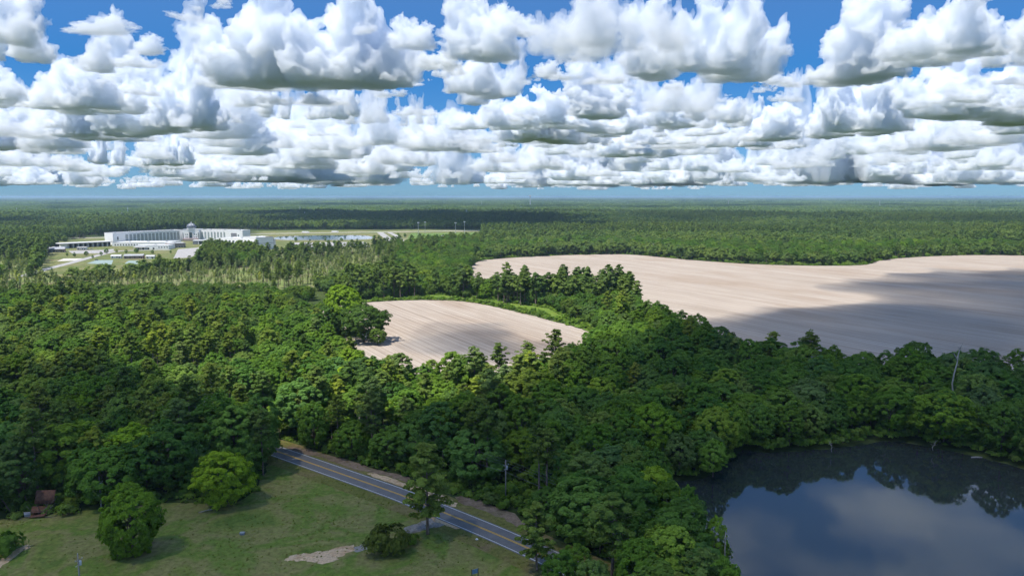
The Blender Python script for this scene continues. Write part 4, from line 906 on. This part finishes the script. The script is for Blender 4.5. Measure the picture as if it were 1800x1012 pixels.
# small campus buildings
def small(name, a, b, dep, h, wall, roof, label, gable=True):
    t, L = bldg(name, a, b, label); MB().box(0,L,0,dep,-.2,h).build('wall', wall, t)
    if gable:
        e = .7; mb = MB(); v = [(-e,-e,h),(L+e,-e,h),(L+e,dep+e,h),(-e,dep+e,h),(-e,dep/2,h+dep*.22),(L+e,dep/2,h+dep*.22)]; mb.v = v; mb.f = [(0,1,5,4),(2,3,4,5),(1,2,5),(3,0,4),(3,2,1,0)]; mb.build('roof', roof, t)
    else: MB().box(-.6,L+.6,-.6,dep+.6,h+.005,h+.5).build('roof', roof, t)
    for k in range(max(2,int(L/6))): MB().box(1.2+k*6,2.8+k*6,-.08,.06,1.0,2.6).build('window', M['glass'], t)
    MB().box(L-2.2,L-1.0,-.1,.06,0,2.3).build('door', M['darkbay'], t); return t
small('grey_storehouse', at(84,1122), at(95,1124), 14, 5, M['louvre'], M['mroof'], 'grey half of the small store at the campus\'s left end'); small('brick_storehouse', at(95.6,1118), at(112,1123), 14, 5, M['brick'], M['mroof'], 'small red brick store at the campus\'s left end')
small('open_canopy', at(134,1168), at(150,1172), 12, 4, M['trimw'], M['roofw'], 'white roofed canopy in front of the long shed', False)
small('brick_pavilion', at(216,1002), at(249,1006), 9, 4.2, M['brick'], M['mroof'], 'brick pavilion with grey roof on the near lawn'); small('white_hut', at(255,1002), at(269,1003), 7, 3.6, M['wwall'], M['roofw'], 'little white hut right of the brick pavilion'); small('white_hut', at(193,1010), at(210,1012), 8, 3.2, M['wwall'], M['roofw'], 'little white hut left of the brick pavilion')
small('white_hut', at(809,1432), at(819,1434), 8, 4, M['wwall'], M['mroof'], 'small white hut right of the grandstand')
for k, (px, py) in enumerate(((118,450),(131,452),(152,449.5),(163,455),(178,449),(187,446),(205,444),(222,446),(240,444.5),(300,446),(268,446),(520,424.5),(545,424.3),(572,424.2),(600,424),(628,423.8),(700,414),(712,417),(664,425),(560,430),(588,429),(530,431))):
    x, y = G(px, py); t = place_tree('lawn_tree', 'broad', k%6, x, y, (.28,.36,.45)[k%3], k*1.3, 'small planted tree on the school grounds, %s from the campus\'s left end' % ordn(1+sorted(q[0] for q in ((118,0),(131,0),(152,0),(163,0),(178,0),(187,0),(205,0),(222,0),(240,0),(300,0),(268,0),(520,0),(545,0),(572,0),(600,0),(628,0),(700,0),(712,0),(664,0),(560,0),(588,0),(530,0))).index(px)), 'small trees planted on the school grounds')
# covered walkway
t, L = bldg('covered_walkway', at(341,1048), at(357,1270), 'white covered walkway running from the pines to the entrance'); MB().box(0,L,-2.5,2.5,3.2,3.6).build('roof', M['roofw'], t)
for k in range(14): MB().box(L*k/14,L*k/14+.3,-2.3,-2.0,-.1,3.19).build('post', M['trimw'], t)
# lawns, roads, lots
patch('lawn', [(60,484),(84,452),(96,428),(112,421),(230,413),(420,406),(700,403.5),(850,403),(846,424),(760,430),(700,438),(640,444),(480,462),(350,470),(240,486),(130,496)], M['lawn'], .004, 0, 31)
def lot(name, px, mat, z): return sheet(name, GP(px), z, mat)
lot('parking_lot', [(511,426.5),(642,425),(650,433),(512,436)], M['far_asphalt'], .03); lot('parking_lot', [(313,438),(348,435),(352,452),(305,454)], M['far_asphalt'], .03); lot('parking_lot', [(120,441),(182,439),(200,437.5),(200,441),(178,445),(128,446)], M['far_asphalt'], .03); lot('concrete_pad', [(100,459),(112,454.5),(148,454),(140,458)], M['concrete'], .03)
M['teal'] = simple('teal_court_paint', (.24,.31,.29), .8); lot('sports_court', [(152,463),(170,457),(199,457),(196,465)], M['teal'], .03); lot('sports_court', [(219,463),(226,458),(243,458),(242,464)], M['teal'], .03)
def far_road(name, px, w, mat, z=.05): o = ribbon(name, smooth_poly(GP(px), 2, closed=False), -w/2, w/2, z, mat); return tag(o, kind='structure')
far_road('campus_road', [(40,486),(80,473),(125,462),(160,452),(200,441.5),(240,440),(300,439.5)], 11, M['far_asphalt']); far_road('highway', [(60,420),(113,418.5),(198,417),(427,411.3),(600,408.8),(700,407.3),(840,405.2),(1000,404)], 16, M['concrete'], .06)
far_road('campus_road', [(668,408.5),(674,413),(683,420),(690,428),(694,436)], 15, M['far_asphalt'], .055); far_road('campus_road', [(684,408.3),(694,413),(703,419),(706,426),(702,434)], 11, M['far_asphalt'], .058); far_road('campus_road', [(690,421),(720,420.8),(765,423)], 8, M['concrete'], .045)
LAKE = smooth_poly(GP([(482,421.6),(481,416),(520,414.3),(600,413.2),(640,413.6),(660,416.5),(655,420.5),(600,421.8),(540,422)]), 2)
sheet('lake_water', LAKE, .04, M['lake']); lot('lake_bank', [(470,423.4),(470,413.4),(560,411.9),(650,411.6),(672,417),(664,422),(600,423.4)], mat_ground('lake_bank', [(.20,.17,.09),(.17,.18,.06)], .02, .1), .02)
lot('sports_field', [(716,420),(722,410),(838,408.5),(840,416),(836,421)], mat_ground('sports_turf', [(.11,.18,.05),(.13,.20,.05)], .01, .05), .02); lot('running_track', [(716,428.5),(724,424),(760,422.6),(830,421.5),(836,424),(760,428)], mat_ground('red_track', [(.30,.12,.08),(.34,.16,.11)], .05, .4), .03)
# light masts, grandstand
def mast(px, D, ht, label):
    x, y = at(px, D); t = thing('floodlight_mast', label, 'floodlight', (x,y,0), 0, 'floodlight masts round the sports field'); MB().tube([(0,0,-.3),(0,0,ht)], [.5,.28], 8).build('pole', M['galv'], t); MB().box(-2.2,2.2,-.4,.4,ht-.3,ht+1.5).build('lamp_rack', M['galv'], t)
for px, D, h_, lab in ((735.6,1570,29,'floodlight mast at the sports field\'s left end, front'),(747.6,1690,26,'floodlight mast at the sports field\'s left end, rear'),(801,1560,29,'floodlight mast behind the grandstand'),(816.7,1680,27,'floodlight mast at the sports field\'s far right corner')): mast(px, D, h_, lab)
t, L = bldg('grandstand', at(766,1428), at(808,1424), 'white roofed grandstand with red seating beside the sports field', 'grandstand'); mb = MB()
for k in range(6): mb.box(0,L,k*1.6,k*1.6+1.6,-.1,.8+k*.7)
mb.build('seating', M['trimw'], t); MB().box(L*.15,L*.9,2,12,8.2,9.0).build('roof', M['mroof'], t); MB().box(L*.3,L*.75,6,9,4.8,6.6).build('press_box', M['brick'], t)
for k in range(7): MB().box(L*(.16+.12*k),L*(.16+.12*k)+.35,10,10.4,0,8.19).build('post', M['galv'], t)
MB().box(L*.1,L*.2,-.3,-.05,0,2.4).build('red_banner', simple('red_banner', (.4,.05,.05), .7), t)
# trucks on the highway
def truck(px, py, label):
    x, y = G(px, py); t = thing('truck', label, 'truck', (x,y,.06), 0.05, 'trucks on the highway'); MB().box(0,13,-1.3,1.3,1.1,4.1).build('trailer', M['trimw'], t); MB().box(13.4,16.2,-1.2,1.2,.9,3.6).build('cab', M['trimw'], t)
    for q in (1.2,2.6,11.5,14.6): MB().tube([(q,-1.3,.5),(q,1.3,.5)], [.5,.5], 10).build('wheel', M['post'], t)
truck(531,409.6,'white truck on the highway behind the lake, left one'); truck(583,408.8,'white truck on the highway behind the lake, right one')
def car(px, py, col, label, rz=0.0):
    x, y = G(px, py); t = thing('parked_car', label, 'car', (x,y,.05), rz, 'cars parked at the school'); MB().box(-2.2,2.2,-.9,.9,.35,.95).build('body', col, t); MB().prism([(-1.3,-.8),(1.2,-.8),(1.2,.8),(-1.3,.8)], .96, 1.5).build('cabin', M['glass'], t)
    for q in (-1.4,1.4):
        for w in (-.85,.85): MB().tube([(q,w-.1,.33),(q,w+.1,.33)], [.33,.33], 8).build('wheel', M['post'], t)
car(155,439.3,M['louvre'],'dark grey car beside the white canopy'); car(161,438.6,M['galv'],'silver car near the long shed'); car(512,431,M['trimw'],'white car at the lake-side lot\'s left end', 1.2); car(591,433.4,M['trimw'],'white car at the lake-side lot\'s lower edge'); car(170,457.5,M['post'],'black car at the edge of the teal court')
# distant towers
def pylon(px, ybase, ht, label, name='transmission_tower', col='galv'):
    x, y = G(px, ybase); t = thing(name, label, 'tower', (x,y,0)); mb = MB(); w = ht*.055
    for sx_ in (-1,1):
        for sy_ in (-1,1): mb.tube([(sx_*w,sy_*w,0),(sx_*w*.3,sy_*w*.3,ht)], [.45,.3], 4)
    for k in range(7):
        z0 = ht*k/7; z1 = ht*(k+1)/7; a = w*(1-.7*k/7); c = w*(1-.7*(k+1)/7); mb.tube([(-a,-a,z0),(c,-c,z1)], .22, 4); mb.tube([(a,-a,z0),(-c,-c,z1)], .22, 4)
    mb.build('lattice', M[col], t)
    mb = MB()
    for z in (.78,.9): mb.tube([(-ht*.16,0,ht*z),(ht*.16,0,ht*z)], [.35,.35], 4)
    mb.build('crossarm', M[col], t)
for px, yb, h_, lab in ((225,378,36,'pale transmission tower above the school\'s left wing'),(215,388,30,'small transmission tower, lower and left of the pale one'),(387.6,379,38,'pale transmission tower above the school\'s right wing'),(527.5,375,36,'pale transmission tower above the lake'),(536,384,26,'small transmission tower above the lake, lower one'),(820,384,36,'transmission tower above the sports field'),(846.6,364,50,'far transmission tower above the big field\'s left corner'),(30,376,32,'transmission tower near the left edge'),(1280,363,60,'far mast above the big field\'s middle'),(1546,365,62,'white lattice mast above the right part of the big field')): pylon(px, yb, h_, lab)
x, y = G(932,362); t = thing('water_tower', 'water tower breaking the horizon right of the centre', 'water tower', (x,y,0)); hh = 118.0; s_ = y/F
MB().tube([(0,0,0),(0,0,30),(0,0,86)], [6,4,4], 10).build('column', M['galv'], t); MB().tube([(0,0,86),(0,0,89),(0,0,93),(0,0,96)], [4,10,11,5], 14).build('tank', M['galv'], t, True)
# white houses on the far right
for k, (px, D, w_, lab) in enumerate(((1668,2850,14,'white far house left of the group on the right'),(1678,2900,18,'white far house in the middle of the group on the right'),(1690,2870,16,'white far house right of the group on the right'))):
    small('far_house', at(px,D), (at(px,D)[0]+w_, D), 12, 7, M['wwall'], M['roofw'], lab)

# ------------------------------------------------------------------ clouds: real cumulus volumes
def ico(sub):
    bm = bmesh.new(); bmesh.ops.create_icosphere(bm, subdivisions=sub, radius=1); bm.verts.ensure_lookup_table()
    v = np.array([x.co[:] for x in bm.verts]); f = np.array([[q.index for q in x.verts] for x in bm.faces]); bm.free(); return v, f
IV, IF = ico(3)
def mat_cloud(name, dens, col=(.946,.965,.987)):  # bluish albedo stands in for airlight; turns the undersides bluer and darker
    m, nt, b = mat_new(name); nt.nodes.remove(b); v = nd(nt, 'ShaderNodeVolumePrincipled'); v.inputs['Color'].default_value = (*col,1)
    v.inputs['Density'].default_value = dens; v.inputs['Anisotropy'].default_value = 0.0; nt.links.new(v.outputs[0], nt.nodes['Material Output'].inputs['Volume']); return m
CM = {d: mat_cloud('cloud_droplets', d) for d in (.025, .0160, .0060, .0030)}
def puff_mesh(A, vox, amp, fs, seed, mat, flat=True):
    V = (IV[None]*A[:,3][:,None,None]+A[:,None,:3]).reshape(-1,3); Fc = (IF[None]+(np.arange(len(A))*len(IV))[:,None,None]).reshape(-1,3)
    me = mesh_np('tmp', V, tris=Fc); o = bpy.data.objects.new('tmp', me); COL.objects.link(o)
    md = o.modifiers.new('r', 'REMESH'); md.mode = 'VOXEL'; md.voxel_size = vox
    nm = bpy.data.meshes.new_from_object(o.evaluated_get(bpy.context.evaluated_depsgraph_get())); bpy.data.objects.remove(o); bpy.data.meshes.remove(me)
    n = len(nm.vertices); c = np.empty(n*3, 'f'); nm.vertices.foreach_get('co', c); c = c.reshape(-1,3); nn = np.empty(n*3, 'f'); nm.vertices.foreach_get('normal', nn); nn = nn.reshape(-1,3)
    off = Vector((seed*13.1, seed*7.7, 0)); cl = c.tolist()
    d = np.array([noise.turbulence(Vector(p)*fs+off, 4, False)+.45*noise.turbulence(Vector(p)*fs*2.7+off, 4, True) for p in cl])-.66
    c = c+nn*(d*amp)[:,None]
    if flat: c[:,2] = np.where(c[:,2] < 0, c[:,2]*.12, c[:,2])
    nm.vertices.foreach_set('co', c.astype('f').ravel()); nm.update()
    o = bpy.data.objects.new('tmp', nm); COL.objects.link(o); md = o.modifiers.new('r', 'REMESH'); md.mode = 'VOXEL'; md.voxel_size = vox*.9
    n2 = bpy.data.meshes.new_from_object(o.evaluated_get(bpy.context.evaluated_depsgraph_get())); bpy.data.objects.remove(o); bpy.data.meshes.remove(nm)
    n2.polygons.foreach_set('use_smooth', np.ones(len(n2.polygons), bool)); n2.materials.clear(); n2.materials.append(mat); return n2
def cumulus(seed, L, Wd, Ht, towers, vox, mat):
    """towers: list of (position along the cloud -1..1, depth -1..1, relative height)"""
    rng = np.random.default_rng(seed); Pq = []
    for t, u, hh in towers:
        x = t*L*.5; y = u*Wd*.5; h = Ht*hh; r = Ht*.33*rng.uniform(.85,1.2)*(.55+.45*hh); z = r*.15
        for k in range(9):
            Pq.append((x,y,z,r))
            if z+r > h: break
            z += r*.55; r *= rng.uniform(.80,.97); x += rng.normal()*r*.38; y += rng.normal()*r*.38
    lev = [np.array(Pq)]; cur = lev[0]
    for n_, ratio in ((12,.42),(7,.40)):
        out = []
        for (x,y,z,r) in cur:
            for j in range(n_):
                d = rng.normal(size=3); d[2] = abs(d[2])*.8-.25; d /= np.linalg.norm(d); rr = r*ratio*rng.uniform(.5,1.3); out.append((x+d[0]*r*.9, y+d[1]*r*.9, z+d[2]*r*.9, rr))
        cur = np.array(out); lev.append(cur)
    A = np.concatenate(lev); A = A[(A[:,3] > vox*.9) & (A[:,2] > -A[:,3]*.6)]
    return puff_mesh(A, vox, Ht*.15, 1/(Ht*.16), seed, mat)
rc = np.random.default_rng(77)
def rand_towers(n, lo=.35): return [(rc.uniform(-1,1)*.9, rc.uniform(-.8,.8), 0) for i in range(n)] and [(t, rc.uniform(-.8,.8)*math.sqrt(1-t*t*.8), max(lo, (1-.6*t*t)*rc.uniform(.45,1.0))) for t in rc.uniform(-.95,.95,n)]
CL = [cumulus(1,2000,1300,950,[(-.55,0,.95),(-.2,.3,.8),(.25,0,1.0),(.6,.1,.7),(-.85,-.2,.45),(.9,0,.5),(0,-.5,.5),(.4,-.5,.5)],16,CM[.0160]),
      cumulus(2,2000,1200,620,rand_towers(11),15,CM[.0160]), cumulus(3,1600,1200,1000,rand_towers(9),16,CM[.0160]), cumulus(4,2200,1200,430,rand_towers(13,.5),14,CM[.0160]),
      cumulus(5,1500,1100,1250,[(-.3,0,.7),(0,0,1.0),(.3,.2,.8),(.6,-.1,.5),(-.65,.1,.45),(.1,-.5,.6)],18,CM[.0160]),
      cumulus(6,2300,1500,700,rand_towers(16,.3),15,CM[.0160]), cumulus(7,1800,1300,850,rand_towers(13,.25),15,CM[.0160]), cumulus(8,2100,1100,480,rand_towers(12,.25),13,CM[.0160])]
print('clouds', [len(m.vertices) for m in CL], time.time()-T0)
BASE = 1050.0
def cloud_at(px, py_base, width_px, height_px, proto, label, rz=0.0, mirror=1, dens=None):
    zc = (BASE-CAM_H)*F/max(6, 346-py_base); x = (px-900)/F*zc
    m = CL[proto]; bb = np.array([v for v in m.vertices[0].co]); co = np.empty(len(m.vertices)*3,'f'); m.vertices.foreach_get('co', co); co = co.reshape(-1,3)
    W = co[:,0].max()-co[:,0].min(); Hh = co[:,2].max()
    sx = width_px/F*zc/W; sz = height_px/F*zc/Hh
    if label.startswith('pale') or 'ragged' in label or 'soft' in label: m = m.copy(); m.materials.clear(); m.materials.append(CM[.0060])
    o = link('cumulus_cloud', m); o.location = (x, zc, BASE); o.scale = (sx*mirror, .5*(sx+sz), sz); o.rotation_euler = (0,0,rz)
    tag(o, label, 'cloud', 'cumulus clouds over the plain'); return o
HC = [(565,156,400,215,0,0,'big two-towered cumulus with dark flat base, upper left of centre'),
 (110,120,260,100,1,.4,'broad grey-based cumulus at the upper left edge'),
 (0,84,190,120,2,0,'shaded grey cumulus filling the top left corner'),
 (850,112,150,130,4,.3,'tall narrow cumulus tower left of the centre line, top cut by the frame'),
 (860,180,200,95,1,1.2,'grey cumulus with flat base under the narrow tower'),
 (1080,104,320,125,5,.2,'wide soft cumulus at the top, right of centre'),
 (1225,142,270,150,6,.9,'grey cumulus with bright rim under the top right gap'),
 (1490,148,210,165,4,2.0,'brilliant white tower beside the deep blue gap on the right'),
 (1690,112,330,115,5,.1,'flat-bottomed cumulus filling the upper right corner'),
 (1700,212,330,130,0,.15,'long dark-based cumulus at the right edge, lower down'),
 (540,209,190,62,3,0,'small flat cumulus below the two-towered one'),
 (205,243,210,110,6,0,'dark-based cumulus low on the left'),
 (1045,210,130,115,4,1.0,'compact cumulus with dark base just right of centre'),
 (1215,205,190,70,1,.6,'ragged cumulus in the second row right of centre'),
 (690,222,170,75,7,0,'pale small cumulus right of the flat small one'),
 (345,228,150,120,2,.8,'upright pale cumulus between the dark ones on the left'),
 (40,264,180,85,5,.7,'blue-grey cumulus low at the left edge'),
 (440,272,140,110,4,2.6,'pale slim tower low on the left'),
 (1480,238,220,115,6,2.2,'white cauliflower cumulus low on the right'),
 (60,190,200,70,7,0,'pale flat cumulus in the second row at the left edge'),
 (960,252,190,80,6,1.1,'low cumulus right under the centre'),
 (790,268,170,70,2,.4,'pale low cumulus left of the centre'),
 (1320,262,200,85,7,.3,'low flat cumulus in the right middle'),
 (1640,268,220,90,1,.9,'low ragged cumulus below the long dark-based one'),
 (1125,276,170,70,5,.5,'small low cumulus right of the centre, near the haze'),
 (600,276,180,70,1,1.7,'small low cumulus under the flat one, near the haze'),
 (250,290,180,60,3,.2,'thin flat cumulus low on the left, near the haze')]
for px, yb, w, hh, pr, rz_, lab in HC: cloud_at(px, yb, w, hh, pr, lab, rz_)
# background cumulus field
pts = []; sc_ = []; ix = []
rb = np.random.default_rng(21)
for (r0, r1, s, lo, hi) in ((9500,16000,1750,.45,.9),(16000,30000,2300,.5,1.1),(30000,75000,3600,.6,1.5)):
    a, b = polar(r0, r1, s, R(46), int(s))
    for x, y in zip(a, b):
        pts.append((x, y, BASE+(rb.uniform(-80,120) if r0 < 16000 else rb.uniform(-330,420)))); k = rb.uniform(lo, hi); sc_.append((k*rb.uniform(.8,1.4), k*rb.uniform(.8,1.3), k*rb.uniform(.7,1.25))); ix.append(int(rb.integers(8)))
rf = np.random.default_rng(33)                       # ragged scraps between the larger clouds
for k in range(110):
    r = rf.uniform(5200, 15000); a = R(rf.uniform(-40,40)); pts.append((r*math.sin(a), r*math.cos(a), BASE+rf.uniform(-150,500))); q = rf.uniform(.06,.24); sc_.append((q*rf.uniform(1,2), q*1.2, q*rf.uniform(.5,1.1))); ix.append(int(rf.integers(8)))
ra = np.random.default_rng(61)                       # the same cumulus field all round and overhead
for k in range(330):
    r = math.sqrt(ra.uniform(0, 17000.0**2)); a = ra.uniform(0, 2*math.pi); x, y = r*math.sin(a), r*math.cos(a)
    sh = (x-SUN_DIR.x*BASE/SUN_DIR.z, y-SUN_DIR.y*BASE/SUN_DIR.z)
    if abs(a if a < math.pi else a-2*math.pi) < R(46) and r > 2600: continue
    if -1500 < sh[0] < 1900 and -600 < sh[1] < 2100: continue
    pts.append((x, y, BASE+ra.uniform(-60,100))); q = ra.uniform(.45,.95); sc_.append((q, q, q*ra.uniform(.7,1.1))); ix.append(int(ra.integers(8)))
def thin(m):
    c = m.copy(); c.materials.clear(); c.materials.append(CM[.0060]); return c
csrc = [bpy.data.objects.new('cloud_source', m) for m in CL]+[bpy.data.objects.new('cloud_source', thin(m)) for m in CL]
ix = [i+8 if math.hypot(p[0],p[1]) > 14000 else i for i, p in zip(ix, pts)]      # the farther ones are thinner and paler
scatter('clouds', pts, sc_, rb.uniform(0,6.28,len(pts)), ix, csrc, 'field of cumulus clouds receding to the horizon', 'clouds')
print('bg clouds', len(pts))
# nearer ones above the frame, seen in the pond
for k, (px, D, w, hh, pr) in enumerate(((1190,2700,3000,260,5),(1000,1900,900,350,3))):
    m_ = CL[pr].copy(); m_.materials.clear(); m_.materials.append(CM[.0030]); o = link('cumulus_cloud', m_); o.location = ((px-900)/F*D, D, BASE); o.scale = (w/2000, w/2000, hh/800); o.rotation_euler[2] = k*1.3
    tag(o, ('cumulus above the frame, mirrored in the pond\'s left part','cumulus above the frame over the picture\'s centre')[k], 'cloud', 'cumulus clouds above the frame')
# tall pale banks far behind the cumulus
for k, (px, wk, hk, zb, pr, D, q) in enumerate(((300,12,7.0,4.0,0,42,.0030),(700,13,8.0,1.0,1,46,.0030),(1100,16,8.2,1.0,2,50,.0030),(1560,16,8.4,1.0,0,44,.0030),(-60,12,7.6,1.0,2,48,.0030),(1900,14,8.0,1.0,1,46,.0030),(470,12,6.0,1.0,4,40,.0030),(1330,13,6.2,1.0,3,41,.0030))):
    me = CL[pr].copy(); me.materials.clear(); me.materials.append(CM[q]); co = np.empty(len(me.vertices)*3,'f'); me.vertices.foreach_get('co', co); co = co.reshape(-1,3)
    o = link('cloud_bank', me); o.location = ((px-900)/F*D*1000, D*1000, zb*1000); o.scale = (wk*1000/np.ptp(co[:,0]), 3.5, hk*1000/co[:,2].max())
    tag(o, ['pale high cloud sheet behind the clouds at the upper left','pale cloud bank rising behind the centre left','pale cloud bank rising behind the centre right','pale cloud bank towering behind the right','pale cloud bank behind the left edge','pale cloud bank behind the right edge','lower pale bank under the two-towered cumulus','lower pale bank right of centre'][k], 'cloud', 'pale cloud banks on the horizon')
# clouds overhead, out of the picture, whose shadows lie on the fields and the foreground
SHADE = [GP(p) for p in ([(-500,700),(0,690),(180,668),(330,700),(480,720),(700,745),(900,720),(1000,660),(1040,610),(1130,578),(1215,546),(1370,530),(1560,530),(1470,512),(1380,499),(1500,489),(1620,471),(1900,474),(2400,530),(2600,1500),(-900,1500)],)]
SHADE.append(GP([(690,600),(740,568),(830,565),(930,585),(1010,600),(1000,640),(900,655),(800,640),(720,640)]))
def shade_cloud(poly, s, r0, r1, seed, label):
    xs = [p[0] for p in poly]; ys = [p[1] for p in poly]; X, Y = fill([(max(-650,min(900,x)), max(-60,y)) for x, y in poly], s, False, seed=seed); rng = np.random.default_rng(seed)
    A = []
    d = dist_poly(X, Y, poly)
    for x, y, dd in zip(X, Y, d):
        r = min(rng.uniform(r0, r1), max(r0*.5, dd*.9)); q = SUN_DIR*((BASE+r*.3)/SUN_DIR.z); A.append((x+q.x, y+q.y, BASE+r*.3, r))
    A = np.array(A); A[:,2] -= BASE; cx, cy_ = A[:,0].mean(), A[:,1].mean(); A[:,0] -= cx; A[:,1] -= cy_
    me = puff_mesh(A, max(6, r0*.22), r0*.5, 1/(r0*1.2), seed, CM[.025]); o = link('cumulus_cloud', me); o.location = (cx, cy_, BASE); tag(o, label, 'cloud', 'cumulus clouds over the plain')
shade_cloud(SHADE[0], 46, 50, 90, 5, 'large cumulus overhead that shades the meadow, woods and pond')
shade_cloud(SHADE[1], 18, 24, 38, 6, 'small cumulus overhead that shades the small field')
print('shade', time.time()-T0)

# ------------------------------------------------------------------ haze
hz = MB().box(-82000, 82000, -3200, 92000, -8, 98).build('haze'); tag(hz, 'thin bluish haze over the plain', 'haze', kind='stuff')
m, nt, b = mat_new('haze_air'); nt.nodes.remove(b); pv = nd(nt, 'ShaderNodeVolumePrincipled'); pv.inputs['Color'].default_value = (.52,.74,1.0,1); pv.inputs['Density'].default_value = 4.6e-5; pv.inputs['Anisotropy'].default_value = .2
nt.links.new(pv.outputs[0], nt.nodes['Material Output'].inputs['Volume']); hz.data.materials.append(m)
print('done', time.time()-T0)
